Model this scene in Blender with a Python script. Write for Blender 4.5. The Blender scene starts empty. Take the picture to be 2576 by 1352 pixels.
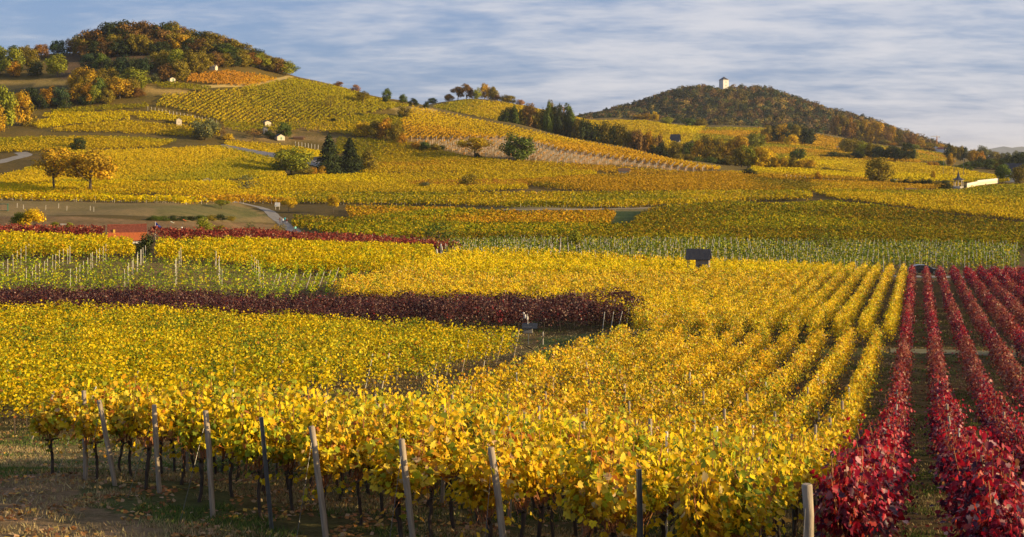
import bpy, bmesh, math, random
import numpy as np
from mathutils import Vector, Matrix
R = math.radians
rng = np.random.default_rng(7)
random.seed(7)
SC = bpy.context.scene
COL = SC.collection

# ---------------------------------------------------------------- camera
CZ = 20.0            # camera height above the datum
F = 3300.0           # focal length, in units of a 2576 wide frame
HOR = 395.0          # row of the horizon in that frame
cam_d = bpy.data.cameras.new("camera")
cam_d.sensor_width = 36.0
cam_d.lens = 36.0 * F / 2576.0
cam_d.shift_y = -281.0 / 2576.0
cam_d.clip_start = 0.1
cam_d.clip_end = 80000.0
cam = bpy.data.objects.new("camera", cam_d)
COL.objects.link(cam)
cam.location = (0, 0, CZ)
cam.rotation_euler = (R(90), 0, 0)
SC.camera = cam

# ---------------------------------------------------------------- light
SUN_AZ, SUN_EL = 102.0, 14.5
sd = Vector((math.sin(R(SUN_AZ)) * math.cos(R(SUN_EL)), math.cos(R(SUN_AZ)) * math.cos(R(SUN_EL)), math.sin(R(SUN_EL))))
sun_d = bpy.data.lights.new("sun", 'SUN')
sun_d.energy = 5.0
sun_d.angle = R(0.6)
sun_d.color = (1.0, 0.755, 0.41)
sun = bpy.data.objects.new("sun", sun_d)
COL.objects.link(sun)
sun.rotation_euler = (-sd).to_track_quat('-Z', 'Y').to_euler()
SC.view_settings.view_transform = 'Standard'
SC.view_settings.look = 'None'
SC.view_settings.exposure = 0.72
SC.view_settings.gamma = 1.0

w = bpy.data.worlds.new("World")
SC.world = w
w.use_nodes = True
nt = w.node_tree
N, LK = nt.nodes, nt.links
N.clear()
out = N.new('ShaderNodeOutputWorld')
bg = N.new('ShaderNodeBackground')
bg.inputs['Strength'].default_value = 0.052
sky = N.new('ShaderNodeTexSky')
sky.sky_type = 'NISHITA'
sky.sun_disc = False
sky.sun_elevation = R(SUN_EL)
sky.sun_rotation = R(SUN_AZ)
sky.altitude = 200
sky.air_density = 1.0
sky.dust_density = 1.2
sky.ozone_density = 2.5
def wn(t, **kw):
    n = N.new(t)
    for k, v in kw.items():
        setattr(n, k, v)
    return n
def wmath(op, a, b=None, c=None):
    n = wn('ShaderNodeMath', operation=op)
    for i, x in enumerate((a, b, c)):
        if x is None: continue
        if isinstance(x, (int, float)): n.inputs[i].default_value = x
        else: LK.new(x, n.inputs[i])
    return n.outputs[0]
# clouds: a thin broken layer of altocumulus, laid out on a plane high above (direction / height)
tc = wn('ShaderNodeTexCoord')
sep = wn('ShaderNodeSeparateXYZ')
LK.new(tc.outputs['Generated'], sep.inputs[0])
zc = wmath('MAXIMUM', sep.outputs['Z'], 0.0)
den = wmath('ADD', zc, 0.16)
px = wmath('DIVIDE', sep.outputs['X'], den)
py = wmath('DIVIDE', sep.outputs['Y'], den)
comb = wn('ShaderNodeCombineXYZ')
LK.new(px, comb.inputs[0]); LK.new(py, comb.inputs[1])
def cloud_noise(rot, scl, nscale, detail, rough, dist=0.0):
    mp = wn('ShaderNodeMapping')
    mp.inputs['Rotation'].default_value = (0, 0, R(rot))
    mp.inputs['Scale'].default_value = scl
    LK.new(comb.outputs[0], mp.inputs['Vector'])
    nz = wn('ShaderNodeTexNoise')
    nz.inputs['Scale'].default_value = nscale
    nz.inputs['Detail'].default_value = detail
    nz.inputs['Roughness'].default_value = rough
    nz.inputs['Distortion'].default_value = dist
    LK.new(mp.outputs[0], nz.inputs['Vector'])
    return nz.outputs['Fac']
big = cloud_noise(12, (0.7, 0.34, 1), 1.1, 3, 0.5)
rip = cloud_noise(26, (0.9, 1.3, 1), 2.6, 4, 0.55, 0.3)
fine = cloud_noise(20, (1.7, 3.0, 1), 4.0, 4, 0.6, 0.2)
mix = wmath('ADD', wmath('MULTIPLY', rip, 0.62), wmath('MULTIPLY', big, 0.55))
mix = wmath('ADD', mix, wmath('MULTIPLY', fine, 0.36))
mix = wmath('ADD', mix, wmath('MULTIPLY', sep.outputs['X'], 0.28))
cr = wn('ShaderNodeValToRGB')
cr.color_ramp.elements[0].position = 0.56
cr.color_ramp.elements[0].color = (0, 0, 0, 1)
cr.color_ramp.elements[1].position = 1.0
cr.color_ramp.elements[1].color = (1, 1, 1, 1)
cr.color_ramp.interpolation = 'EASE'
LK.new(mix, cr.inputs[0])
cmix = wn('ShaderNodeMix', data_type='RGBA')
LK.new(wmath('MULTIPLY', cr.outputs['Color'], 0.66), cmix.inputs['Factor'])
# the sky between the clouds, slightly veiled
veil = wn('ShaderNodeMix', data_type='RGBA')
veil.inputs['Factor'].default_value = 0.46
LK.new(sky.outputs[0], veil.inputs['A'])
veil.inputs['B'].default_value = (3.4, 5.3, 10.2, 1)
LK.new(veil.outputs['Result'], cmix.inputs['A'])
cmix.inputs['B'].default_value = (10.4, 9.9, 9.8, 1)
LK.new(cmix.outputs['Result'], bg.inputs['Color'])
LK.new(bg.outputs[0], out.inputs[0])

# ---------------------------------------------------------------- terrain
def pchip(xk, yk, x):
    xk = np.asarray(xk, float); yk = np.asarray(yk, float)
    h = np.diff(xk); d = np.diff(yk) / h
    m = np.zeros_like(yk)
    for i in range(1, len(xk) - 1):
        if d[i-1] * d[i] > 0:
            w1 = 2*h[i] + h[i-1]; w2 = h[i] + 2*h[i-1]
            m[i] = (w1 + w2) / (w1/d[i-1] + w2/d[i])
    m[0] = d[0]; m[-1] = d[-1]
    i = np.clip(np.searchsorted(xk, x) - 1, 0, len(xk) - 2)
    t = np.clip((x - xk[i]) / h[i], 0, 1)
    return ((1+2*t)*(1-t)**2*yk[i] + t*(1-t)**2*h[i]*m[i] + t*t*(3-2*t)*yk[i+1] + t*t*(t-1)*h[i]*m[i+1])
def zv(y, v): return -(v - HOR) * y / F
# near and middle ground: columns (u) of (distance, height below the eye)
BASE = {
 0:   [(3,-2.6),(10,-4.4),(16,-5.4),(22,-6.1),(28,-6.87),(38,-8.9),(50,-10.7),(75,-12.2),(108,-13.4),(125,-14.2),(147,-14.8),(165,-13.8),(196,-13.4),(215,-13.4),(250,-13.6),(330,-13.6),(395,-13.0),(460,-12.6),(500,-11.2),(545,-7.4),(590,-1.5),(620,5.6),(650,11.8),(680,17.0)],
 400: [(3,-2.6),(10,-4.5),(16,-5.5),(22,-6.2),(28,-6.95),(38,-9.0),(50,-10.8),(75,-12.3),(108,-13.7),(125,-14.4),(147,-14.8),(165,-14.0),(196,-13.6),(215,-13.6),(250,-14.0),(330,-13.9),(400,-13.2),(460,-12.6),(500,-10.8),(545,-8.2),(600,-2.7),(640,5.0),(680,11.3)],
 740: [(3,-2.6),(10,-4.6),(16,-5.7),(22,-6.4),(28,-7.2),(38,-9.1),(50,-10.9),(75,-12.6),(100,-14.0),(115,-14.8),(147,-15.3),(165,-15.4),(196,-15.5),(220,-15.7),(240,-16.2),(300,-18.9),(336,-19.8),(395,-19.7),(450,-18.4),(520,-14.2),(560,-11.0),(600,-7.5),(640,-3.6),(680,2.0)],
 1100:[(3,-2.6),(10,-4.7),(16,-5.75),(22,-6.45),(28,-7.4),(38,-9.3),(50,-10.9),(75,-12.7),(95,-13.7),(110,-14.4),(125,-15.1),(147,-15.9),(165,-16.2),(200,-16.6),(225,-17.0),(240,-17.5),(260,-18.3),(300,-18.8),(350,-18.7),(400,-18.6),(450,-17.6),(500,-16.3),(560,-13.8),(600,-11.0),(640,-7.0),(680,-1.4)],
 1300:[(3,-2.6),(10,-4.7),(16,-5.75),(22,-6.6),(28,-7.6),(38,-9.5),(50,-11.0),(75,-12.6),(90,-13.4),(110,-14.6),(135,-15.7),(165,-16.5),(200,-17.2),(225,-17.5),(250,-18.3),(290,-19.0),(350,-18.7),(400,-18.0),(440,-17.0),(470,-16.4),(520,-15.0),(560,-13.0),(600,-10.5),(640,-6.5),(680,-2.0)],
 1700:[(3,-2.6),(10,-4.6),(16,-5.8),(22,-6.9),(28,-7.9),(38,-9.7),(50,-11.1),(75,-12.7),(90,-13.4),(115,-14.6),(135,-15.3),(165,-16.2),(200,-17.2),(225,-17.9),(250,-18.7),(290,-19.5),(350,-19.6),(400,-18.6),(450,-17.0),(500,-16.0),(540,-14.5),(580,-12.6),(620,-10.5),(680,-6.5)],
 2100:[(3,-2.6),(10,-4.7),(16,-5.85),(22,-7.0),(28,-8.1),(38,-9.8),(50,-11.2),(75,-12.8),(92,-13.5),(115,-14.6),(165,-16.3),(190,-17.6),(200,-18.1),(220,-18.9),(260,-19.5),(300,-20.0),(350,-19.8),(400,-18.8),(450,-17.7),(500,-16.5),(540,-15.3),(600,-13.5),(640,-11.8),(680,-9.8)],
 2576:[(3,-2.6),(10,-4.7),(16,-5.85),(22,-7.0),(28,-8.1),(38,-9.8),(50,-11.2),(75,-12.8),(92,-13.5),(115,-14.6),(165,-16.4),(190,-17.7),(200,-18.2),(220,-19.0),(260,-19.7),(300,-20.0),(350,-19.9),(400,-19.4),(450,-18.6),(500,-17.2),(540,-16.0),(600,-14.4),(640,-13.6),(680,-13.0)],
}
BASE[-800] = BASE[0]; BASE[3400] = BASE[2576]
def tab(d, u):
    k = sorted(d)
    return np.interp(u, k, [d[i] for i in k])
CR_V = {-800:170,0:155,100:147,168:142,209:141,300:128,450:122,560:138,650:163,740:190,838:213,978:251,1068:272,1173:293,1313:321,1452:350,1578:372,1687:398,1819:419,1900:430,2100:438,2576:456,3400:462}
CR_Y = {-800:900,0:900,300:880,740:870,978:850,1173:835,1313:815,1452:790,1578:770,1687:750,1819:735,1900:720,2576:720,3400:720}
V950 = {-800:225,0:205,300:160,500:160,740:225,1100:312,1300:352,1500:388,1700:425,1850:416,2000:404,2100:399,2350:412,2450:424,2576:434,3400:440}
V1180 = {-800:260,740:285,1000:277,1090:264,1130:255,1180:248,1240:254,1313:270,1400:289,1480:306,1560:323,1700:349,1850:358,2000:368,2100:376,2192:386,2350:399,2450:418,2576:430,3400:435}
V1420 = {-800:320,1000:320,1300:322,1400:312,1482:301,1622:302,1692:313,1775:317,1907:320,1973:326,2060:337,2192:362,2257:370,2367:382,2440:402,2576:424,3400:430}
V1650 = {-800:340,1000:335,1300:330,1482:309,1622:307,1700:316,1907:323,2060:340,2192:364,2257:372,2367:388,2440:406,2576:420,3400:424}
V2050 = {-800:350,1000:345,1300:328,1400:318,1482:305,1613:271,1687:241,1753:230,1841:229,1942:236,2012:262,2095:290,2183:310,2258:340,2319:360,2400:388,2576:414,3400:416}
US = np.arange(-800, 3401, 16.0)
YS = np.concatenate([np.exp(np.arange(math.log(3.0), math.log(3200.0), 0.0115)), np.exp(np.linspace(math.log(3250.0), math.log(60000.0), 40))])
KB = [3,6,10,16,22,28,38,50,62,75,90,105,120,135,150,165,180,200,220,250,290,340,400,450,500,550,600,640,680]
bk = sorted(BASE)
base_at = np.array([pchip(np.log([p[0] for p in BASE[c]]), [p[1] for p in BASE[c]], np.log(KB)) for c in bk])
ZG = np.zeros((len(US), len(YS)))
for i, u in enumerate(US):
    zb = [pchip(np.array(bk, float), base_at[:, j], np.array([u]))[0] for j in range(len(KB))]
    ky = list(KB); kz = list(zb)
    cy = tab(CR_Y, u)
    for y, v in ((cy, tab(CR_V, u)), (950, tab(V950, u)), (1180, tab(V1180, u)), (1420, tab(V1420, u)), (1650, tab(V1650, u)), (2050, tab(V2050, u))):
        ky.append(y); kz.append(zv(y, v))
    ky += [2700, 3500, 8000, 60000]; kz += [-2.0, -14.0, -16.0, -16.0]
    ZG[i] = pchip(np.log(ky), kz, np.log(YS))
ker = np.array([1, 2, 3, 2, 1.0]); ker /= ker.sum()
pad = np.pad(ZG, ((2, 2), (0, 0)), mode='edge')
ZG = sum(ker[k] * pad[k:k+len(US)] for k in range(5))
_rw = np.random.default_rng(3)
_W = [( _rw.uniform(0, 6.28), _rw.uniform(0, 6.28), l, a) for l, a in ((9, .05), (13, .06), (21, .07), (34, .12), (60, .25), (90, .35), (140, .5)) for _ in range(3)]
def wob(x, y):
    s = np.zeros_like(x)
    for th, ph, l, a in _W:
        s += a * np.sin((x*math.cos(th) + y*math.sin(th)) * 6.283 / l + ph) * np.clip((y - l*1.2) / (l*3.0), 0, 1) * (0.3 if l < 30 else 1.0) * np.clip(y / 420, 0.12, 1)
    return s
SG = (US - 1288.0) / F
XG = SG[:, None] * YS[None, :]
YG = np.broadcast_to(YS[None, :], XG.shape)
ZG = ZG + wob(XG, YG) * np.clip((9000 - YG) / 6000, 0, 1)
LY = np.log(YS)
def Z(x, y):
    """height of the ground (world)"""
    x = np.atleast_1d(np.asarray(x, float)); y = np.atleast_1d(np.asarray(y, float))
    y = np.maximum(y, 3.01)
    fu = np.clip((x / y * F + 1288.0 - US[0]) / 16.0, 0, len(US) - 1.001)
    iu = fu.astype(int); tu = fu - iu
    ly = np.log(y)
    iy = np.clip(np.searchsorted(LY, ly) - 1, 0, len(LY) - 2)
    ty = np.clip((ly - LY[iy]) / (LY[iy+1] - LY[iy]), 0, 1)
    z = (ZG[iu, iy]*(1-tu)*(1-ty) + ZG[iu+1, iy]*tu*(1-ty) + ZG[iu, iy+1]*(1-tu)*ty + ZG[iu+1, iy+1]*tu*ty)
    return z + CZ
def Z1(x, y): return float(Z(x, y)[0])
def G(u, v, h=0.0, ymin=4.0):
    """point on the ground (raised by h) met by the sight line through (u, v)"""
    s = (u - 1288.0) / F
    ys = YS[(YS >= ymin) & (YS < 20000)]
    d = (Z(s*ys, ys) + h) - (CZ - (v - HOR) / F * ys)
    k = np.nonzero(d >= 0)[0]
    if len(k) == 0: y = 3000.0
    elif k[0] == 0: y = ys[0]
    else:
        a = k[0]; y = ys[a-1] + (ys[a]-ys[a-1]) * (-d[a-1]) / (d[a]-d[a-1] + 1e-9)
    return s*y, y
def AT(u, y): return (u - 1288.0) / F * y, y
def PX(x, y, z): return 1288.0 + F*x/y, HOR + F*(CZ - z)/y
def inpoly(u, v, poly):
    r = np.zeros(u.shape, bool)
    n = len(poly)
    for i in range(n):
        x1, y1 = poly[i]; x2, y2 = poly[(i+1) % n]
        if y1 == y2: continue
        c = ((y1 > v) != (y2 > v)) & (u < (x2-x1)*(v-y1)/(y2-y1) + x1)
        r ^= c
    return r
def vnoise(x, y, sc, seed=0):
    """smooth value noise 0..1"""
    x = np.asarray(x, float) / sc; y = np.asarray(y, float) / sc
    xi = np.floor(x).astype(np.int64); yi = np.floor(y).astype(np.int64)
    fx = x - xi; fy = y - yi
    fx = fx*fx*(3-2*fx); fy = fy*fy*(3-2*fy)
    def hsh(a, b):
        n = (a*374761393 + b*668265263 + seed*1442695041) & 0x7fffffff
        n = ((n ^ (n >> 13)) * 1274126177) & 0x7fffffff
        return ((n ^ (n >> 16)) & 0xffff) / 65535.0
    return (hsh(xi, yi)*(1-fx)*(1-fy) + hsh(xi+1, yi)*fx*(1-fy) + hsh(xi, yi+1)*(1-fx)*fy + hsh(xi+1, yi+1)*fx*fy)

# ---------------------------------------------------------------- materials
def mat_base(name):
    m = bpy.data.materials.new(name); m.use_nodes = True
    nd = m.node_tree.nodes; nd.clear()
    o = nd.new('ShaderNodeOutputMaterial')
    return m, nd, m.node_tree.links, o
def mat(name, col, rough=0.8, var=0.25, scale=3.0, metal=0.0, bump=0.0, spec=0.3, stretch=(1, 1, 1)):
    m, nd, lk, o = mat_base(name)
    b = nd.new('ShaderNodeBsdfPrincipled')
    b.inputs['Roughness'].default_value = rough
    b.inputs['Metallic'].default_value = metal
    b.inputs['Specular IOR Level'].default_value = spec
    t = nd.new('ShaderNodeTexCoord'); mp = nd.new('ShaderNodeMapping')
    mp.inputs['Scale'].default_value = stretch
    lk.new(t.outputs['Object'], mp.inputs[0])
    nz = nd.new('ShaderNodeTexNoise'); nz.inputs['Scale'].default_value = scale
    nz.inputs['Detail'].default_value = 5; nz.inputs['Roughness'].default_value = 0.65
    lk.new(mp.outputs[0], nz.inputs['Vector'])
    r = nd.new('ShaderNodeValToRGB')
    r.color_ramp.elements[0].position = 0.3; r.color_ramp.elements[1].position = 0.7
    r.color_ramp.elements[0].color = tuple(c*(1-var) for c in col) + (1,)
    r.color_ramp.elements[1].color = tuple(min(1, c*(1+var)) for c in col) + (1,)
    lk.new(nz.outputs['Fac'], r.inputs[0]); lk.new(r.outputs[0], b.inputs['Base Color'])
    if bump:
        bp = nd.new('ShaderNodeBump'); bp.inputs['Strength'].default_value = bump
        bp.inputs['Distance'].default_value = 0.02
        lk.new(nz.outputs['Fac'], bp.inputs['Height']); lk.new(bp.outputs[0], b.inputs['Normal'])
    lk.new(b.outputs[0], o.inputs[0])
    return m
def leaf_mat(name, transl=0.35, gloss=0.25, rough=0.45, objcol=False, hazy=0.0):
    m, nd, lk, o = mat_base(name)
    a = nd.new('ShaderNodeAttribute'); a.attribute_name = 'col'
    c = a.outputs['Color']
    if objcol:
        oi = nd.new('ShaderNodeObjectInfo')
        mx = nd.new('ShaderNodeMix'); mx.data_type = 'RGBA'; mx.blend_type = 'MULTIPLY'
        mx.inputs['Factor'].default_value = 1.0
        lk.new(c, mx.inputs['A']); lk.new(oi.outputs['Color'], mx.inputs['B'])
        c = mx.outputs['Result']
    b = nd.new('ShaderNodeBsdfPrincipled')
    b.inputs['Roughness'].default_value = rough
    b.inputs['Specular IOR Level'].default_value = gloss
    t = nd.new('ShaderNodeBsdfTranslucent')
    ms = nd.new('ShaderNodeMixShader'); ms.inputs[0].default_value = transl
    lk.new(c, b.inputs['Base Color']); lk.new(c, t.inputs['Color'])
    lk.new(b.outputs[0], ms.inputs[1]); lk.new(t.outputs[0], ms.inputs[2])
    lk.new(ms.outputs[0], o.inputs[0])
    return m
M = {}
M['leaf'] = leaf_mat('vine_leaf', 0.30, 0.10, 0.5)
M['redleaf'] = leaf_mat('red_vine_leaf', 0.30, 0.28, 0.42)
M['farleaf'] = leaf_mat('distant_vine_leaf', 0.22, 0.04, 0.7)
M['tree'] = leaf_mat('tree_leaf', 0.2, 0.05, 0.7, objcol=True)
M['wood'] = leaf_mat('woodland_leaf', 0.15, 0.04, 0.7)
M['grass'] = leaf_mat('grass_blade', 0.3, 0.1, 0.7)
M['bark'] = mat('bark', (0.075, 0.055, 0.04), 0.95, 0.5, 14, bump=0.6, stretch=(1, 1, .25))
M['treebark'] = mat('tree_bark', (0.10, 0.075, 0.05), 0.95, 0.4, 6, stretch=(1, 1, .3))
M['cane'] = mat('cane', (0.36, 0.145, 0.055), 0.75, 0.4, 30)
M['post'] = mat('weathered_post', (0.32, 0.255, 0.18), 0.9, 0.42, 9, bump=0.7, stretch=(3, 3, .22))
M['palepost'] = mat('pale_post', (0.55, 0.50, 0.40), 0.8, 0.25, 9, stretch=(3, 3, .3))
M['metal'] = mat('zinc_post', (0.17, 0.19, 0.21), 0.4, 0.3, 12, metal=0.7, stretch=(3, 3, .4))
M['wire'] = mat('wire', (0.16, 0.15, 0.13), 0.4, 0.15, 20, metal=0.6)

# ground: vertex colour tells soil, turf, stubble; noise breaks it up
m, nd, lk, o = mat_base('ground')
a = nd.new('ShaderNodeAttribute'); a.attribute_name = 'gcol'
g = nd.new('ShaderNodeNewGeometry')
def gn(scale, detail=6, rough=0.65, stretch=(1, 1, 1)):
    mp = nd.new('ShaderNodeMapping'); mp.inputs['Scale'].default_value = stretch
    lk.new(g.outputs['Position'], mp.inputs[0])
    n = nd.new('ShaderNodeTexNoise'); n.inputs['Scale'].default_value = scale
    n.inputs['Detail'].default_value = detail; n.inputs['Roughness'].default_value = rough
    lk.new(mp.outputs[0], n.inputs['Vector'])
    return n.outputs['Fac']
def ramp(f, p0, p1, c0, c1):
    r = nd.new('ShaderNodeValToRGB')
    r.color_ramp.elements[0].position = p0; r.color_ramp.elements[1].position = p1
    r.color_ramp.elements[0].color = c0 + (1,); r.color_ramp.elements[1].color = c1 + (1,)
    lk.new(f, r.inputs[0]); return r.outputs[0]
def mulc(a_, b_, blend='MULTIPLY', f=1.0):
    x = nd.new('ShaderNodeMix'); x.data_type = 'RGBA'; x.blend_type = blend
    x.inputs['Factor'].default_value = f
    lk.new(a_, x.inputs['A']); lk.new(b_, x.inputs['B']); return x.outputs['Result']
n_f = gn(7.0, 8, 0.75); n_m = gn(0.9, 6, 0.7); n_l = gn(0.06, 5, 0.6)
c = mulc(a.outputs['Color'], ramp(n_f, .32, .70, (.55, .5, .45), (1.35, 1.35, 1.3)))
c = mulc(c, ramp(n_m, .35, .66, (.62, .66, .5), (1.3, 1.2, 1.05)))
c = mulc(c, ramp(n_l, .35, .65, (.82, .86, .8), (1.15, 1.1, 1.05)))
b = nd.new('ShaderNodeBsdfPrincipled'); b.inputs['Roughness'].default_value = 1.0
b.inputs['Specular IOR Level'].default_value = 0.1
lk.new(c, b.inputs['Base Color'])
bp = nd.new('ShaderNodeBump'); bp.inputs['Strength'].default_value = 0.9; bp.inputs['Distance'].default_value = 0.12
lk.new(n_f, bp.inputs['Height']); lk.new(bp.outputs[0], b.inputs['Normal'])
lk.new(b.outputs[0], o.inputs[0])
M['ground'] = m

# ---------------------------------------------------------------- mesh helpers
def tag(o, label=None, cat=None, group=None, kind=None):
    if label: o['label'] = label
    if cat: o['category'] = cat
    if group: o['group'] = group
    if kind: o['kind'] = kind
    return o
def raw_mesh(name, co, loops, starts, col=None, attr='col', smooth=False):
    me = bpy.data.meshes.new(name)
    me.vertices.add(len(co)); me.vertices.foreach_set('co', np.asarray(co, np.float32).ravel())
    me.loops.add(len(loops)); me.loops.foreach_set('vertex_index', np.asarray(loops, np.int32))
    me.polygons.add(len(starts)); me.polygons.foreach_set('loop_start', np.asarray(starts, np.int32))
    if smooth: me.polygons.foreach_set('use_smooth', np.ones(len(starts), bool))
    me.update(calc_edges=True)
    if col is not None:
        dom = 'FACE' if len(col) == len(starts) else 'POINT'
        at = me.attributes.new(attr, 'FLOAT_COLOR', dom)
        c4 = np.ones((len(col), 4), np.float32); c4[:, :3] = col
        at.data.foreach_set('color', c4.ravel())
    return me
def link(name, me, mt, parent=None, loc=None):
    o = bpy.data.objects.new(name, me)
    COL.objects.link(o)
    if mt and not me.materials: me.materials.append(mt)
    if parent: o.parent = parent
    if loc is not None: o.location = loc
    return o
def empty(name, loc, rz=0.0, label=None, cat=None, group=None, scale=None):
    o = bpy.data.objects.new(name, None); o.empty_display_size = 0.2
    COL.objects.link(o); o.location = loc; o.rotation_euler = (0, 0, rz)
    if scale: o.scale = scale
    return tag(o, label, cat, group)
class MB:
    def __init__(s): s.v = []; s.f = []
    def add(s, vs, fs):
        n = len(s.v); s.v += [tuple(p) for p in vs]; s.f += [tuple(n+i for i in q) for q in fs]
    def box(s, c, d, rz=0.0, ry=0.0, rx=0.0):
        mt = Matrix.Translation(c) @ Matrix.Rotation(rz, 4, 'Z') @ Matrix.Rotation(ry, 4, 'Y') @ Matrix.Rotation(rx, 4, 'X')
        P = [mt @ Vector((sx*d[0]/2, sy*d[1]/2, sz*d[2]/2)) for sz in (-1, 1) for sx, sy in ((-1, -1), (1, -1), (1, 1), (-1, 1))]
        s.add(P, [(3, 2, 1, 0), (4, 5, 6, 7), (0, 1, 5, 4), (1, 2, 6, 5), (2, 3, 7, 6), (3, 0, 4, 7)])
    def tube(s, pts, rad, n=6, cap=True):
        pts = [Vector(p) for p in pts]
        if not hasattr(rad, '__len__'): rad = [rad]*len(pts)
        rings = []
        for i, p in enumerate(pts):
            t = (pts[min(i+1, len(pts)-1)] - pts[max(i-1, 0)]).normalized()
            a_ = t.cross(Vector((0, 1, 0)) if abs(t.y) < 0.9 else Vector((1, 0, 0))).normalized(); b_ = t.cross(a_)
            rings.append([p + (a_*math.cos(6.2832*k/n) + b_*math.sin(6.2832*k/n))*rad[i] for k in range(n)])
        vs = [q for r_ in rings for q in r_]; fs = []
        for i in range(len(pts)-1):
            for k in range(n):
                k2 = (k+1) % n
                fs.append((i*n+k, i*n+k2, (i+1)*n+k2, (i+1)*n+k))
        if cap: fs.append(tuple(range(n-1, -1, -1))); fs.append(tuple((len(pts)-1)*n+k for k in range(n)))
        s.add(vs, fs)
    def prism(s, prof, x0, x1, axis='x'):
        """profile of (a, z) extruded along x (a=y) or y (a=x)"""
        n = len(prof); vs = []
        for e in (x0, x1):
            for a_, z_ in prof: vs.append((e, a_, z_) if axis == 'x' else (a_, e, z_))
        fs = [tuple(range(n)), tuple(range(2*n-1, n-1, -1))] + [(i, n+i, n+(i+1) % n, (i+1) % n) for i in range(n)]
        s.add(vs, fs)
    def mesh(s, name, smooth=False):
        me = bpy.data.meshes.new(name); me.from_pydata(s.v, [], s.f)
        bm = bmesh.new(); bm.from_mesh(me); bmesh.ops.recalc_face_normals(bm, faces=bm.faces); bm.to_mesh(me); bm.free()
        if smooth:
            for p in me.polygons: p.use_smooth = True
        return me
    def build(s, name, mt, parent=None, smooth=False, loc=None):
        return link(name, s.mesh(name, smooth), mt, parent, loc)

LOBED = np.array([(0, -.42, 0), (.20, -.50, .05), (.50, -.22, .13), (.36, .02, .10), (.47, .27, .12), (.20, .22, .05), (0, .55, -.02), (-.20, .22, .05), (-.47, .27, .12), (-.36, .02, .10), (-.50, -.22, .13), (-.20, -.50, .05)])
LOBED_F = [(0, 1, 2, 3, 4, 5, 6), (0, 6, 7, 8, 9, 10, 11)]
KITE = np.array([(0, -.5, 0), (.48, -.02, .10), (0, .55, 0), (-.48, -.02, .10)])
KITE_F = [(0, 1, 2, 3)]
TRI = np.array([(-.55, -.4, 0), (.55, -.4, 0), (0, .62, 0)])
TRI_F = [(0, 1, 2)]
def unit(a): return a / (np.linalg.norm(a, axis=1, keepdims=True) + 1e-9)
def leaves(P, L, nrm, shape='kite', rg=rng):
    """(co, loops, starts, faces per leaf) for leaves at P of size L facing nrm"""
    T, Fc = {'lobed': (LOBED, LOBED_F), 'kite': (KITE, KITE_F), 'tri': (TRI, TRI_F)}[shape]
    n = len(P); m_ = len(T)
    nrm = unit(nrm)
    r = rg.normal(size=(n, 3))
    r[:, 2] -= 1.2 if shape == 'lobed' else 0.0
    b_ = unit(r - (r*nrm).sum(1, keepdims=True)*nrm)
    a_ = np.cross(b_, nrm)
    L = np.broadcast_to(np.asarray(L, float), (n,))[:, None, None]
    co = P[:, None, :] + L*(T[None, :, 0:1]*a_[:, None, :] + T[None, :, 1:2]*b_[:, None, :] + T[None, :, 2:3]*nrm[:, None, :])
    base = (np.arange(n)*m_)[:, None]
    fl = np.concatenate([np.array(f) for f in Fc])
    loops = (base + fl[None, :]).ravel()
    lens = np.array([len(f) for f in Fc]); per = lens.sum()
    st = (np.arange(n)*per)[:, None] + np.concatenate([[0], np.cumsum(lens)[:-1]])[None, :]
    return co.reshape(-1, 3), loops, st.ravel(), len(Fc)
def leaf_mesh(name, P, L, nrm, col, shape='kite', rg=rng):
    co, lo, st, k = leaves(P, L, nrm, shape, rg)
    return raw_mesh(name, co, lo, st, np.repeat(col, k, axis=0))
def pick(pal, n, rg=rng, jit=0.18):
    """colours from a palette [(weight, rgb)]"""
    wts = np.array([p[0] for p in pal], float); wts /= wts.sum()
    idx = rg.choice(len(pal), size=n, p=wts)
    c_ = np.array([p[1] for p in pal])[idx]
    return np.clip(c_*(1 + rg.normal(size=(n, 1))*jit)*(1 + rg.normal(size=(n, 3))*0.05), 0.003, 0.9)

def rank(a):
    r = np.empty(len(a)); r[np.argsort(a)] = (np.arange(len(a))+.5)/max(len(a), 1); return r
def pick_sp(pal, field_, frac, rg=rng, jit=.18):
    """like pick, but most leaves take the colour of the clump they hang in"""
    n = len(field_)
    wts = np.array([p[0] for p in pal], float); wts /= wts.sum(); cum = np.cumsum(wts)
    perm = np.argsort([p[1][0]*2+p[1][1]*.2 for p in pal])      # neighbouring noise levels get neighbouring hues
    cum = np.cumsum(wts[perm])
    ic = perm[np.minimum(np.searchsorted(cum, rank(field_)), len(pal)-1)]
    il = rg.choice(len(pal), size=n, p=wts)
    idx = np.where(rg.random(n) < frac, ic, il)
    c_ = np.array([p[1] for p in pal])[idx]
    return np.clip(c_*(1 + rg.normal(size=(n, 1))*jit)*(1 + rg.normal(size=(n, 3))*0.05), 0.003, 0.9)
# ---------------------------------------------------------------- ground sheet
XW = XG; YW = np.array(YG)
UG = np.broadcast_to(US[:, None], XG.shape); VG = HOR - ZG*F/YW
gcol = np.empty(XG.shape + (3,))
n1 = vnoise(XW, YW, 6.0, 1); n2 = vnoise(XW, YW, 25.0, 2)
def setc(mask, c1, c2, nn=n1):
    mask = mask[..., None] if mask.ndim == 2 else mask
    col = np.array(c1)*(1-nn[..., None]) + np.array(c2)*nn[..., None]
    gcol[:] = np.where(mask, col, gcol)
setc(np.ones(XG.shape, bool), (.085, .065, .032), (.13, .09, .04))
far = YW > 250
setc(far, (.09, .07, .025), (.13, .09, .03))
setc(YW > 600, (.11, .085, .025), (.16, .115, .03), n2)
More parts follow.
